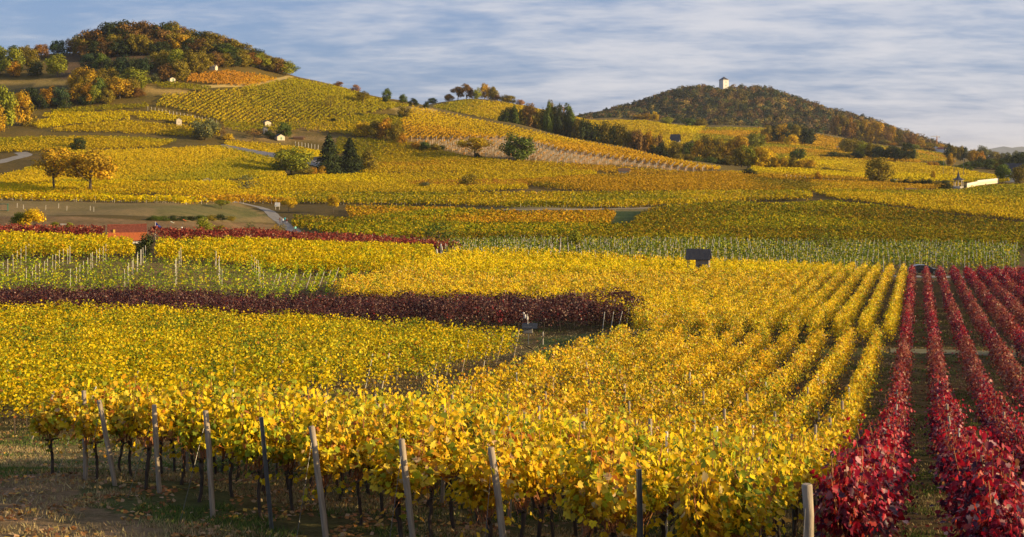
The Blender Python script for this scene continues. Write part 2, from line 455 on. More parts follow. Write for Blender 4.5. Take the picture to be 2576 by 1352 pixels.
# near vine ground: dry grass, soil, green strips
near = YW < 92
setc(near, (.085, .085, .035), (.155, .10, .055))
def zone(poly, y0, y1, c1, c2, nn=n1):
    setc(inpoly(UG, VG, poly) & (YW > y0) & (YW < y1), c1, c2, nn)
OFFROW = XW - (-0.85 + .31*YW)
zone([(-600, 1400), (-600, 900), (120, 1090), (560, 1120), (900, 1060), (1200, 950), (1330, 890), (1420, 850), (1700, 825), (1640, 860), (1500, 900), (1300, 960), (1000, 1080), (640, 1240), (500, 1352), (400, 1400)], 5, 130, (.075, .095, .035), (.15, .12, .06))
zone([(-700, 1500), (-700, 1290), (-100, 1210), (120, 1175), (230, 1200), (180, 1260), (420, 1330), (300, 1500)], 5, 60, (.20, .145, .095), (.26, .19, .13))
zone([(1330, 930), (1350, 850), (1500, 838), (1900, 845), (2000, 880), (1500, 930)], 70, 140, (.07, .10, .03), (.12, .13, .045))
# turf meadow and the ploughed strip left of the lane
zone([(-800, 488), (0, 500), (360, 505), (560, 500), (600, 512), (690, 545), (700, 562), (560, 558), (500, 565), (300, 552), (-800, 545)], 300, 480, (.19, .15, .065), (.26, .19, .10), n2)
zone([(380, 520), (560, 512), (620, 524), (680, 545), (560, 552), (400, 545)], 300, 460, (.13, .13, .05), (.19, .155, .07), n1)
zone([(-800, 538), (200, 545), (330, 554), (560, 560), (700, 566), (760, 600), (700, 640), (-800, 640)], 222, 400, (.15, .095, .05), (.24, .16, .09), n1)
# grass beside the lane and the dark green gap
zone([(720, 552), (1050, 590), (1150, 615), (1100, 660), (760, 600)], 220, 420, (.07, .09, .03), (.15, .12, .05))
zone([(1545, 532), (1625, 532), (1600, 575), (1530, 575)], 300, 470, (.035, .065, .02), (.06, .09, .03))
zone([(1100, 520), (1900, 520), (1900, 531), (1100, 531)], 380, 500, (.17, .15, .07), (.20, .16, .08))
zone([(-300, 735), (-300, 640), (400, 650), (930, 680), (690, 745)], 128, 178, (.13, .115, .045), (.22, .15, .075))
# hill meadows, stubble, bare banks
zone([(-800, 197), (170, 200), (180, 214), (0, 218), (-800, 215)], 700, 1000, (.26, .20, .07), (.30, .22, .08), n2)
zone([(-800, 213), (180, 212), (180, 236), (-800, 240)], 650, 1000, (.06, .065, .03), (.10, .08, .04), n1)
zone([(150, 130), (560, 128), (560, 175), (150, 200)], 650, 1100, (.11, .075, .045), (.14, .09, .055), n1)
zone([(355, 218), (395, 216), (480, 232), (470, 240), (360, 240)], 600, 1000, (.36, .25, .09), (.42, .30, .12), n2)
zone([(600, 300), (900, 335), (960, 350), (900, 362), (700, 360), (560, 350), (540, 335)], 600, 800, (.20, .15, .07), (.26, .18, .09), n1)
zone([(990, 268), (1080, 270), (1100, 285), (1000, 285)], 600, 900, (.42, .33, .16), (.5, .4, .2), n1)
# young planted slope with posts, reddish soil
PLANT = [(1020, 348), (1110, 346), (1300, 345), (1420, 375), (1560, 395), (1800, 425), (1740, 430), (1540, 415), (1320, 405), (1180, 392)]
zone(PLANT, 550, 900, (.33, .21, .10), (.40, .27, .13), n2)
zone([(0, 335), (120, 335), (420, 352), (560, 350), (560, 345), (1000, 345), (640, 325), (0, 325)], 560, 760, (.10, .08, .03), (.15, .11, .04), n1)
# castle hill floor, far plain
setc((YW > 1620) & (YW < 3200), (.07, .06, .03), (.10, .07, .035), n2)
setc(YW > 3000, (.17, .16, .06), (.24, .19, .08), n2)
nu, ny = XG.shape
co = np.stack([XW, YW, ZG + CZ], -1).reshape(-1, 3)
ii = np.arange(nu*ny).reshape(nu, ny)
q = np.stack([ii[:-1, :-1], ii[1:, :-1], ii[1:, 1:], ii[:-1, 1:]], -1).reshape(-1, 4)
me = raw_mesh('ground', co, q.ravel(), np.arange(len(q))*4, gcol.reshape(-1, 3), 'gcol', smooth=True)
o = link('ground', me, M['ground']); tag(o, kind='structure')
# the ground goes on behind and beside the camera
mb = MB()
zz = CZ - 2.62
mb.add([(-400, 3.05, zz-.0), (-400, -60, zz), (400, -60, zz), (400, 3.05, zz)], [(0, 1, 2, 3)])
o = mb.build('hilltop_ground', mat('hilltop_turf', (.10, .10, .045), 1, .35, .8)); tag(o, kind='structure')

def ribbon(name, pts, width, mt, lift=0.05, world=False, rg=None):
    P = [p if world else G(*p) for p in pts]
    P = np.array(P); seg = np.linalg.norm(np.diff(P, axis=0), axis=1); t = np.concatenate([[0], np.cumsum(seg)])
    n = max(8, int(t[-1] / 1.2)); tt = np.linspace(0, t[-1], n)
    X = pchip(t, P[:, 0], tt); Y = pchip(t, P[:, 1], tt)
    d = np.stack([np.gradient(X), np.gradient(Y)], 1); d = unit(d); nn = np.stack([-d[:, 1], d[:, 0]], 1)
    rows = []
    offs = (-.5, -.25, 0, .25, .5)
    for k, w_ in enumerate(offs):
        x = X + nn[:, 0]*w_*width*(1+.06*np.sin(tt*.7+k)); y = Y + nn[:, 1]*w_*width
        rows.append(np.stack([x, y, Z(x, y) + lift + (.02 if abs(w_) < .4 else 0)], 1))
    V = np.stack(rows, 1).reshape(-1, 3); m_ = len(offs)
    fs = [(i*m_+k, i*m_+k+1, (i+1)*m_+k+1, (i+1)*m_+k) for i in range(n-1) for k in range(m_-1)]
    lo = np.array(fs).ravel()
    me_ = raw_mesh(name, V, lo, np.arange(len(fs))*4, smooth=True)
    return tag(link(name, me_, mt), kind='structure')
M['lane'] = mat('worn_asphalt', (.21, .19, .165), .95, .18, .5)
M['gravel'] = mat('gravel_track', (.30, .24, .17), 1, .3, 1.2)
ribbon('path', [(560, 507), (600, 510), (640, 519), (672, 530), (690, 545), (712, 562), (742, 592), (790, 612)], 3.8, M['lane'], .06)
ribbon('road', [(2200, 695), (2330, 697), (2450, 700), (2600, 705), (2800, 712)], 4.4, M['lane'], .06)
ribbon('path', [(-300, 425), (0, 408), (30, 400), (62, 392), (50, 384)], 6, M['lane'], .1)
ribbon('path', [(1100, 526), (1300, 528), (1500, 527), (1700, 522)], 3.0, M['gravel'], .08)
ribbon('path', [(2240, 884), (2400, 888), (2700, 900)], 3.2, mat('dry_turf_track', (.13, .115, .055), 1, .3, .9), .05)
ribbon('path', [(1560, 838), (1660, 832), (1780, 834)], 3.4, mat('pale_turf_track', (.27, .21, .11), 1, .3, .9), .05)
ribbon('path', [(480, 222), (600, 215), (690, 203), (735, 193)], 5, mat('straw_track', (.40, .28, .08), 1, .2, .3), .1)

# ---------------------------------------------------------------- vineyards
Y_ = [(.40, (.64, .43, .018)), (.22, (.60, .47, .03)), (.14, (.50, .45, .04)), (.12, (.62, .33, .02)), (.07, (.28, .32, .04)), (.05, (.40, .18, .025))]
PAL = {
 'near': [(0.36, (0.684, 0.447, 0.0108)), (0.24, (0.665, 0.49, 0.045)), (0.14, (0.456, 0.413, 0.018)), (0.1, (0.209, 0.241, 0.018)), (0.1, (0.589, 0.292, 0.0135)), (0.04, (0.342, 0.112, 0.0135)), (0.02, (0.57, 0.413, 0.198))],
 'neargreen': [(0.34, (0.558, 0.466, 0.018)), (0.22, (0.242, 0.29, 0.0225)), (0.28, (0.651, 0.458, 0.0108)), (0.07, (0.502, 0.264, 0.009)), (0.04, (0.316, 0.123, 0.027)), (0.05, (0.121, 0.176, 0.018))],
 'nearorange': [(0.34, (0.632, 0.387, 0.0108)), (0.3, (0.67, 0.458, 0.018)), (0.13, (0.409, 0.37, 0.018)), (0.12, (0.502, 0.229, 0.0135)), (0.05, (0.539, 0.37, 0.144)), (0.06, (0.186, 0.22, 0.018))],
 'left': [(0.44, (0.658, 0.461, 0.0072)), (0.24, (0.583, 0.47, 0.0135)), (0.17, (0.357, 0.365, 0.0135)), (0.08, (0.564, 0.304, 0.009)), (0.07, (0.141, 0.183, 0.0135))],
 'bright': [(0.58, (0.665, 0.474, 0.004)), (0.26, (0.589, 0.465, 0.006)), (0.12, (0.38, 0.391, 0.01)), (0.04, (0.589, 0.326, 0.01))],
 'gold': [(.44, (.56, .38, .008)), (.20, (.60, .43, .01)), (.12, (.50, .26, .01)), (.18, (.28, .28, .012)), (.06, (.28, .13, .012))],
 'dull': [(.34, (.27, .19, .008)), (.30, (.19, .17, .010)), (.16, (.34, .21, .01)), (.14, (.08, .10, .012)), (.06, (.24, .11, .01))],
 'olive': [(.30, (.40, .30, .008)), (.36, (.26, .26, .010)), (.16, (.46, .30, .01)), (.18, (.11, .14, .01))],
 'orange': [(.45, (.50, .27, .012)), (.30, (.54, .33, .012)), (.15, (.42, .19, .012)), (.10, (.28, .22, .015))],
 'rust':  [(.40, (.46, .20, .02)), (.35, (.50, .26, .02)), (.25, (.32, .15, .02))],
 'green': [(.42, (.30, .38, .015)), (.30, (.44, .44, .015)), (.14, (.15, .24, .02)), (.14, (.60, .48, .012))],
 'sage': [(.40, (.20, .24, .025)), (.25, (.36, .33, .02)), (.25, (.10, .15, .02)), (.10, (.50, .38, .02))],
 'red': [(0.4, (0.345, 0.007, 0.02)), (0.26, (0.149, 0.008, 0.026)), (0.18, (0.0517, 0.01, 0.028)), (0.08, (0.414, 0.04, 0.02)), (0.05, (0.46, 0.24, 0.2)), (0.03, (0.276, 0.1, 0.04))],
 'dkred': [(.34, (.085, .026, .020)), (.24, (.12, .036, .026)), (.24, (.035, .013, .014)), (.15, (.21, .11, .07)), (.03, (.22, .02, .018))],
 'pinkred': [(.38, (.26, .045, .028)), (.24, (.19, .035, .03)), (.22, (.34, .12, .06)), (.12, (.10, .018, .018)), (.04, (.42, .24, .12))],
}
def rows(poly, y0, y1, d, spacing, step, hh=1.8, phase=0.0, inside=None, jitter=.08):
    """points along parallel vine rows whose tops fall inside the outline poly"""
    us = [p[0] for p in poly]
    s0, s1 = (min(us)-1288)/F, (max(us)-1288)/F
    cx = [s0*y0, s1*y0, s0*y1, s1*y1]; cy = [y0, y0, y1, y1]
    d = np.array(d, float); d /= np.hypot(*d); nn = np.array([-d[1], d[0]])
    a_ = [x*nn[0]+y*nn[1] for x, y in zip(cx, cy)]; t_ = [x*d[0]+y*d[1] for x, y in zip(cx, cy)]
    A_ = np.arange(math.floor(min(a_)/spacing), math.ceil(max(a_)/spacing)+1)
    T = np.arange(min(t_), max(t_), step)
    aa, tt = np.meshgrid(A_, T, indexing='ij')
    aa = aa.ravel(); tt = tt.ravel()
    x = (aa*spacing+phase)*nn[0] + tt*d[0]; y = (aa*spacing+phase)*nn[1] + tt*d[1]
    k = (y > y0) & (y < y1); aa, tt, x, y = aa[k], tt[k], x[k], y[k]
    u, v = PX(x, y, Z(x, y)+hh)
    k = inpoly(u, v, poly)
    if inside is not None: k &= inside(x, y)
    x, y, tt, aa = x[k], y[k], tt[k], aa[k]
    return x, y, tt, aa.astype(int), d, nn
def canopy(x, y, d, nn, step, cover, pal, hlo=.75, hhi=1.95, wid=.24, lmin=.13, lk=.00125, seed=0, ragged=.25, shape=None, tuft=None, tsig=.15, gapk=.10, pal2=None, mixsc=14.0, clump=.5):
    """leaves of rows: positions, sizes, normals, colours"""
    rg = np.random.default_rng(seed+11)
    L0 = np.maximum(lmin, lk*y)
    per = cover*1.9/(.5*L0**2)*step
    # uneven vigour from plant to plant
    vig = .25 + 1.5*vnoise(x, y, 1.2, seed)**1.2
    vig *= np.where(vnoise(x, y, 2.2, seed+5) < .10, .25, 1.0)
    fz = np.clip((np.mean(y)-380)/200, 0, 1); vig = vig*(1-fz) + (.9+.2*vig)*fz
    n = rg.poisson(per*vig)
    i = np.repeat(np.arange(len(x)), n)
    m_ = len(i)
    t = rg.uniform(-.5, .5, m_)*step
    if tuft is not None:
        s0 = x[i]*d[0] + y[i]*d[1] + t; pc = (np.round(s0/tuft))*tuft + .18*np.sin(np.round(s0/tuft)*7.3)
        t = t + (pc - s0) + rg.normal(size=m_)*tsig
    h = hlo + (hhi-hlo)*rg.beta(1.5, 1.15, m_)
    top = ragged*(vnoise(x[i], y[i], 0.8, seed+9)-.45)*2
    h = hlo + (h-hlo)*(1+top/(hhi-hlo))
    if tuft is not None:
        pid = np.round((x[i]*d[0]+y[i]*d[1]+0*t)/tuft).astype(np.int64)*7919 + np.round((x[i]*nn[0]+y[i]*nn[1])*3).astype(np.int64)*104729
        ph = ((pid * 2654435761) % 1000003)/1000003.0
        h = hlo + (h-hlo)*(.80+.36*ph)
    shoots = rg.random(m_) < .03
    h = np.where(shoots, hhi + rg.random(m_)*.35, h)
    ww = wid*(1.15-.55*((h-hlo)/(hhi-hlo))) * (1+.35*np.clip(L0[i], 0, 1))
    if tuft is not None: t = t + rg.normal(size=m_)*.28*np.clip((h-1.3)/.6, 0, 1)
    a_ = rg.normal(size=m_)*ww
    drp = rg.random(m_) < .05
    h = np.where(drp, hlo - rg.random(m_)*.3, h)
    X = x[i] + d[0]*t + nn[0]*a_; Yy = y[i] + d[1]*t + nn[1]*a_
    P = np.stack([X, Yy, Z(X, Yy)+h], 1)
    nv = rg.normal(size=(m_, 3))
    sg = np.sign(a_)
    nv *= (.62-.17*fz); nv[:, 0] += nn[0]*sg*.8; nv[:, 1] += nn[1]*sg*.8; nv[:, 2] += .6
    cf = vnoise(X, Yy, .9, seed+41) + .5*vnoise(X*1.0+h*2.1, Yy+h*1.7, .35, seed+42) + rg.normal(size=m_)*.04
    c1 = pick_sp(pal, cf, .62, rg, .15*(1-.5*fz))
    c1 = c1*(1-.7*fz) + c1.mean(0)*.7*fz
    if pal2 is not None:
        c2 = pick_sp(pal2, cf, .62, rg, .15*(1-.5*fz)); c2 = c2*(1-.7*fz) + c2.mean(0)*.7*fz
        mk = vnoise(X, Yy, mixsc, seed+21) + rg.normal(size=m_)*.12 > .55-.08*fz
        c1 = np.where(mk[:, None], c2, c1)
    # each plant has turned a little more or less than its neighbour
    pl = vnoise(x[i], y[i], 1.7, seed+33); c1 = c1*(1-fz*.6+(fz*.6-.20+.4*pl*(1-fz*.6)+.2*fz*.6)) [:, None] if False else c1*(1+(.4*pl-.2)*(1-.6*fz))[:, None]
    return P, L0[i]*rg.uniform(.7, 1.3, m_), nv, np.clip(c1, .003, .85)
def stems(x, y, tt, step, every, h=.85, r=.035, seed=0, lean=.12):
    """vine stems of a field as thin three-sided rods"""
    k = np.abs((tt / every) - np.round(tt / every)) < step/every*.5
    return rods(x[k], y[k], h, r, seed, lean)
def rods(x, y, h, r, seed=0, lean=.1, lx=None, ly=None, z0=None):
    rg = np.random.default_rng(seed); n = len(x)
    h = np.broadcast_to(h, (n,)); r = np.broadcast_to(r, (n,))
    z = Z(x, y) if z0 is None else z0
    dx = rg.normal(size=n)*lean*h if lx is None else lx*h
    dy = rg.normal(size=n)*lean*h if ly is None else ly*h
    co = np.zeros((n, 6, 3))
    for k in range(3):
        a_ = 2.094*k + .5
        co[:, k] = np.stack([x+np.cos(a_)*r, y+np.sin(a_)*r, z-.1], 1)
        co[:, 3+k] = np.stack([x+dx+np.cos(a_)*r*.85, y+dy+np.sin(a_)*r*.85, z+h], 1)
    f_ = np.array([[0, 1, 4, 3], [1, 2, 5, 4], [2, 0, 3, 5]])
    lo = (np.arange(n)*6)[:, None, None] + f_[None]
    lo = lo.reshape(-1)
    # cap
    st = np.arange(n*3)*4
    cap = ((np.arange(n)*6)[:, None] + np.array([3, 4, 5])[None]).ravel()
    st = np.concatenate([st, len(lo) + np.arange(n)*3]); lo = np.concatenate([lo, cap])
    return co.reshape(-1, 3), lo, st
def stuff(name, label, cat, me, mt):
    o_ = link(name, me, mt); return tag(o_, label, cat, kind='stuff')
NPOST = []
def field(label, poly, y0, y1, d, spacing=1.8, pal='gold', cover=1.0, step=None, name='vineyard', seed=0, stem=False, posts=None, pmat='palepost', mt='farleaf', **kw):
    inside = kw.pop('inside', None); phase = kw.pop('phase', 0.0); hh = kw.pop('hh', 1.8)
    ym = .5*(y0+y1)
    if step is None: step = .35 if ym < 150 else (.7 if ym < 350 else 1.4)
    x, y, tt, aa, dd, nn = rows(poly, y0, y1, d, spacing, step, hh=hh, phase=phase, inside=inside)
    if len(x) == 0: print('EMPTY FIELD', label); return
    pal2 = kw.pop('pal2', None)
    P, L, nv, c_ = canopy(x, y, dd, nn, step, cover, PAL[pal], seed=seed, pal2=PAL[pal2] if pal2 else None, **kw)
    shape = 'kite' if ym < 150 else 'tri'
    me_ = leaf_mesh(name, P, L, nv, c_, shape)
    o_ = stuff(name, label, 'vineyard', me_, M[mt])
    print('field', label[:40], len(P))
    if stem:
        k = np.abs(tt/1.2 - np.round(tt/1.2)) < step/1.2*.5
        co_, lo_, st_ = rods(x[k], y[k], .9, .03 if ym < 150 else .04, seed, .12)
        link('stems', raw_mesh('stems', co_, lo_, st_), M['bark'], o_)['kind'] = 'stuff'
    if posts:
        ev, ph_, pr = posts
        t2 = tt + (aa*1.618 % 1.0)*ev; k = np.abs(t2/ev - np.round(t2/ev)) < step/ev*.5
        co_, lo_, st_ = rods(x[k], y[k], ph_, pr, seed, .02)
        link('posts', raw_mesh('posts', co_, lo_, st_), M[pmat], o_)['kind'] = 'stuff'
    return x, y, tt, aa
DR = (0.31, 1.0)           # the near rows run this way
DROW = np.array(DR)/np.hypot(*DR); NROW = np.array([-DROW[1], DROW[0]])
def rowx(k, y): return -0.85 + 1.85*k + .31*y
def y_front(k):
    if k >= 0: return 16.1 - .8*k
    return 16.6 + (-k-1)*1.38
# --- near block: rows -10..-1 yellow, 0..6 red, plants every 1.25 m; the nearest 300 are plants of their own
PLANTS = []
for k in list(range(-10, 0)) + list(range(0, 6)):
    yy = max(y_front(k), 9.0)+.3; j = 0
    while yy < 87.5:
        PLANTS.append((k, j, rowx(k, yy), yy)); yy += 1.25*DROW[1]; j += 1
vis = []
for p in PLANTS:
    u_, v_ = PX(p[2], p[3], Z1(p[2], p[3])+1.7)
    if -40 < u_ < 2620 and v_ < 1500: vis.append(p)
vis.sort(key=lambda p: p[3])
SINGLE = set((p[0], p[1]) for p in vis[:300])
ycut = vis[299][3]; print('single vines to', ycut)

def proto_vine(pal, seed, red=False, n=980):
    rg = np.random.default_rng(seed)
    hx = rg.uniform(-.08, .08)
    # trunk
    mb = MB(); pts = [(0, 0, -.12)]
    x_, y_ = 0, 0
    lean = rg.uniform(-.12, .12)
    for q_ in range(1, 7):
        x_ += rg.normal()*.022 + lean*.14; y_ += rg.normal()*.02
        pts.append((x_, y_, -.12+q_*.15))
    mb.tube(pts, [.042, .036, .032, .034, .032, .038, .050], 7)
    hd = pts[-1]
    mb.tube([hd, (hd[0]+.10, hd[1]+.02, hd[2]+.07), (hd[0]+.28, hd[1], hd[2]+.05)], [.04, .028, .016], 6)
    mb.tube([hd, (hd[0]-.07, hd[1]-.02, hd[2]+.09), (hd[0]-.2, hd[1], hd[2]+.13)], [.04, .026, .014], 6)
    tr = mb.mesh('vine_trunk', smooth=True)
    # canes
    mb = MB(); tips = []
    for c_ in range(17):
        bx = rg.uniform(-.5, .5); tx = bx*1.15 + rg.normal()*.12; ty = rg.normal()*.16; th = rg.uniform(1.25, 2.2)
        p0 = (hd[0]+bx*.6, hd[1]+rg.normal()*.03, hd[2]+.06+abs(bx)*.1)
        p1 = (bx*.9, ty*.5, 1.25); p2 = (tx, ty, th)
        mb.tube([p0, p1, p2], [.010, .008, .005], 4, cap=False); tips.append((p0, p1, p2))
    for c_ in range(3):
        s_ = rg.choice([-1, 1])
        mb.tube([(hd[0], hd[1], hd[2]+.05), (s_*.3, .1*rg.normal(), 1.15), (s_*.62, .12*rg.normal(), .78+.2*rg.random())], [.009, .007, .004], 4, cap=False)
    for c_ in range(16):
        bx = rg.uniform(-.6, .6); z0_ = rg.uniform(.75, 1.05)
        mb.tube([(bx, rg.normal()*.06, z0_), (bx+rg.normal()*.12, rg.normal()*.12, z0_+rg.uniform(.15, .5))], [.006, .003], 3, cap=False)
    cn = mb.mesh('vine_canes', smooth=True)
    # foliage hangs on the canes
    P = np.zeros((n, 3))
    q_ = rg.integers(0, len(tips), n); t = rg.beta(2.0, 1.35, n)
    T = np.array(tips)
    a0, a1, a2 = T[q_, 0], T[q_, 1], T[q_, 2]
    P = np.where((t < .5)[:, None], a0+(a1-a0)*(t*2)[:, None], a1+(a2-a1)*(t*2-1)[:, None])
    P += rg.normal(size=(n, 3))*np.array([.13, .15, .10])
    low = P[:, 2] < 1.12
    P[low, 2] = 1.08 + rg.random(low.sum())*.5
    hang = rg.random(n) < .02; P[hang, 2] = rg.uniform(.6, .95, hang.sum())
    nv = rg.normal(size=(n, 3))*.6; nv[:, 1] += np.sign(P[:, 1])*.8; nv[:, 2] += .45
    L = rg.uniform(.055, .125 if red else .145, n)
    cf = np.array([rg.random() for _ in tips])[q_]*.8 + .6*vnoise(P[:, 0]+3, P[:, 2]+5, .22, seed) + rg.normal(size=n)*.05
    pc = pick_sp(pal, cf, .6, rg, .15)
    fo = leaf_mesh('vine_leaves', P, L, nv, pc, 'lobed', rg)
    fo.materials.append(M['redleaf'] if red else M['leaf']); tr.materials.append(M['bark']); cn.materials.append(M['cane'])
    return tr, cn, fo
PV = {'y': [proto_vine(PAL[p_], 100+i) for i, p_ in enumerate(['near', 'near', 'neargreen', 'nearorange', 'near', 'left', 'neargreen', 'nearorange'])],
      'r': [proto_vine(PAL['red'], 200+i, True, 980) for i in range(5)]}
ORD = ['first', 'second', 'third', 'fourth', 'fifth', 'sixth', 'seventh', 'eighth', 'ninth', 'tenth', 'eleventh', 'twelfth', 'thirteenth', 'fourteenth', 'fifteenth', 'sixteenth', 'seventeenth', 'eighteenth', 'nineteenth', 'twentieth']
def ordn(i):
    if i < 20: return ORD[i]
    n_ = i+1
    tens = {2: 'twenty', 3: 'thirty', 4: 'forty', 5: 'fifty', 6: 'sixty', 7: 'seventy', 8: 'eighty', 9: 'ninety'}
    tenth = {2: 'twentieth', 3: 'thirtieth', 4: 'fortieth', 5: 'fiftieth', 6: 'sixtieth', 7: 'seventieth', 8: 'eightieth', 9: 'ninetieth'}
    if n_ >= 100: return 'hundredth' if n_ == 100 else 'hundred and ' + ordn(n_-101)
    return tenth[n_//10] if n_ % 10 == 0 else tens[n_//10] + '-' + ORD[n_ % 10 - 1]
RZ = math.atan2(DROW[1], DROW[0])
cnt = {}
for p in sorted(vis[:300]):
    k, j, x, y = p
    red = k >= 0
    i_ = cnt.get(k, 0); cnt[k] = i_+1
    if red:
        lb = '%s crimson vine from the near end, %s red row from the left' % (ordn(i_), ORD[k])
    else:
        lb = '%s vine from the near end, %s yellow row left of the crimson vines' % (ordn(i_), ORD[-k-1])
    pr = PV['r' if red else 'y']
    g_ = vnoise(np.array([x]), np.array([y]), 5.0, 77)[0]
    h_ = random.random()
    if red: tr, cn, fo = random.choice(pr)
    else:
        if g_ > .62: tr, cn, fo = pr[random.choice([2, 6, 0])]
        elif g_ < .38: tr, cn, fo = pr[random.choice([3, 7, 1])]
        else: tr, cn, fo = pr[random.choice([0, 1, 4, 5, 2, 3])]
    off = random.gauss(0, .05)
    s_ = random.uniform(.92, 1.1)
    e = empty('grapevine', (x+NROW[0]*off, y+NROW[1]*off, Z1(x, y)), RZ + random.choice([0, math.pi]) + random.gauss(0, .05), None, 'grapevine',
              'crimson vines of the near rows' if red else 'yellow vines of the near rows', (s_, random.uniform(.9, 1.25), random.uniform(.9, 1.07)))
    e['label'] = lb
    link('trunk', tr, None, e); link('canes', cn, None, e); link('foliage', fo, None, e)
# the rest of the near rows
def near_rest(ks, label, pal, mt, seed, y1, y0=None, cover=1.0, pal2=None):
    xs, ys, ts = [], [], []
    for k in ks:
        yy = np.arange(max(y_front(k), 9) + .3 if y0 is None else y0, y1, .3)
        x = rowx(k, yy); u_, v_ = PX(x, yy, Z(x, yy)+1.7)
        ok = (u_ > -300) & (u_ < 2900)
        if y0 is None:
            ok &= (yy > ycut + .3) | (u_ > 2640) | (u_ < -60)
        xs.append(x[ok]); ys.append(yy[ok]); ts.append(yy[ok]*1.047)
    x = np.concatenate(xs); y = np.concatenate(ys); tt = np.concatenate(ts)
    P, L, nv, c_ = canopy(x, y, DROW, NROW, .3*1.047, cover, PAL[pal], seed=seed, lmin=.12, tuft=1.25, tsig=.34, ragged=.4, pal2=PAL[pal2] if pal2 else None, mixsc=6, hlo=.82, hhi=1.95, wid=.22, lk=.00115)
    print('near rest', label[:30], len(P))
    o_ = stuff('vineyard', label, 'vineyard', leaf_mesh('vineyard', P, L, nv, c_, 'kite'), M[mt])
    k = np.abs(tt/1.25 - np.round(tt/1.25)) < .13
    co_, lo_, st_ = rods(x[k], y[k], .85, .032, seed, .12)
    link('stems', raw_mesh('stems', co_, lo_, st_), M['bark'], o_)['kind'] = 'stuff'
near_rest(range(-10, 0), 'gold and green vine rows receding to the turf track, left of the crimson rows', 'near', 'leaf', 1, 87.5, cover=.85, pal2='nearorange')
near_rest(range(0, 9), 'crimson vine rows at the right running back to the turf track', 'red', 'redleaf', 2, 87.5, cover=.8, pal2='pinkred')
near_rest(range(0, 18), 'crimson vine rows beyond the turf track at the far right', 'red', 'redleaf', 3, 184, 93, cover=.75, pal2='pinkred')
# left yellow block: rows run across the picture, their right ends on the track
def clear_tiled(x, y): return ~((x > -63.5) & (x < -55) & (y > 199.5) & (y < 206))
def endx(y): return -18.3 + (y-50)*.53 + np.interp(y, [50, 62, 80, 92], [2.0, 3.4, 2.2, .8])
D2 = (1.0, 0.12)
field('bright yellow vine rows at the left, in front of the dark red rows', [(-500, 1300), (-500, 760), (0, 762), (300, 768), (600, 790), (1000, 815), (1200, 830), (1345, 852), (1345, 1300)], 44, 110, D2, 1.9, 'left', .85, seed=5, stem=True, mt='leaf', pal2='neargreen', mixsc=7, inside=lambda x, y: (x < endx(y)) & (y - .12*x < 102.6) & (y-.12*x > 52), hhi=2.08, lmin=.125, lk=.00125, tuft=1.3, tsig=.36, ragged=.4)
field('band of dark maroon vine rows crossing the middle of the near slope', [(-500, 1300), (-500, 600), (1700, 600), (1700, 1300)], 95, 142, D2, 1.9, 'dkred', 1.0, seed=6, stem=True, mt='redleaf', mixsc=22, tuft=1.3, tsig=.36, ragged=.4, inside=lambda x, y: (x < 10.8) & (y-.12*x > 105.6) & (y-.12*x < 124.5), hhi=2.15, lmin=.13, wid=.3)
# sparse green rows with pale posts behind it, brighter rows further back
GREEN = field('sparse green vines strung on wires between pale posts, left of centre', [(-500, 800), (-500, 628), (0, 630), (400, 640), (700, 655), (930, 676), (890, 692), (860, 705), (690, 750), (690, 800)], 133, 180, (1, .10), 2.7, 'green', .19, seed=7, tuft=1.5, stem=False, mt='leaf', pal2='sage', mixsc=12, hlo=.3, hhi=1.9, clump=1, ragged=.5, inside=lambda x, y: y-.1*x < 172)
field('lemon yellow vine rows in front of the red tiled hut', [(-500, 700), (-500, 585), (60, 588), (330, 600), (338, 640), (395, 640), (395, 603), (600, 602), (1080, 618), (1100, 635), (1000, 660), (930, 676), (700, 660), (400, 648), (0, 640)], 171, 222, (1, .10), 1.9, 'bright', 1.2, seed=8, inside=clear_tiled, mt='leaf', stem=True, hhi=2.1, pal2='left', mixsc=9)
field('thin band of pinkish red vines behind the tiled hut', [(-500, 568), (0, 571), (260, 573), (262, 585), (372, 585), (374, 578), (700, 581), (900, 590), (1090, 602), (1150, 612), (1160, 622), (1090, 618), (700, 603), (300, 602), (0, 590)], 205, 262, (1, .12), 1.9, 'pinkred', 1.1, seed=9, inside=clear_tiled, hhi=2.1)
# the large golden block in the centre, same rows as the near block
def clear_hut(x, y): return ((x-25.2)**2/5 + (y-178)**2/9) > 1
field('broad golden vine block in the centre in front of the slate roofed shed', [(832, 712), (870, 700), (930, 690), (1000, 670), (1060, 652), (1110, 636), (1150, 628), (1300, 626), (1500, 636), (1700, 650), (2100, 665), (2300, 672), (2330, 700), (2300, 900), (1650, 900), (1590, 775), (1400, 757), (1200, 742), (1000, 735), (870, 728)], 93, 240, DR, 1.77, 'near', .9, seed=10, stem=True, mt='leaf', pal2='bright', mixsc=30, inside=lambda x, y: (x - (.31*y-.85) < -1.2) & clear_hut(x, y) & (y > 93 + np.clip((rowx(-14, y)-x)*8, 0, 35)), hhi=2.0, phase=0.25, tuft=1.3, tsig=.36, ragged=.4, lk=.00115)
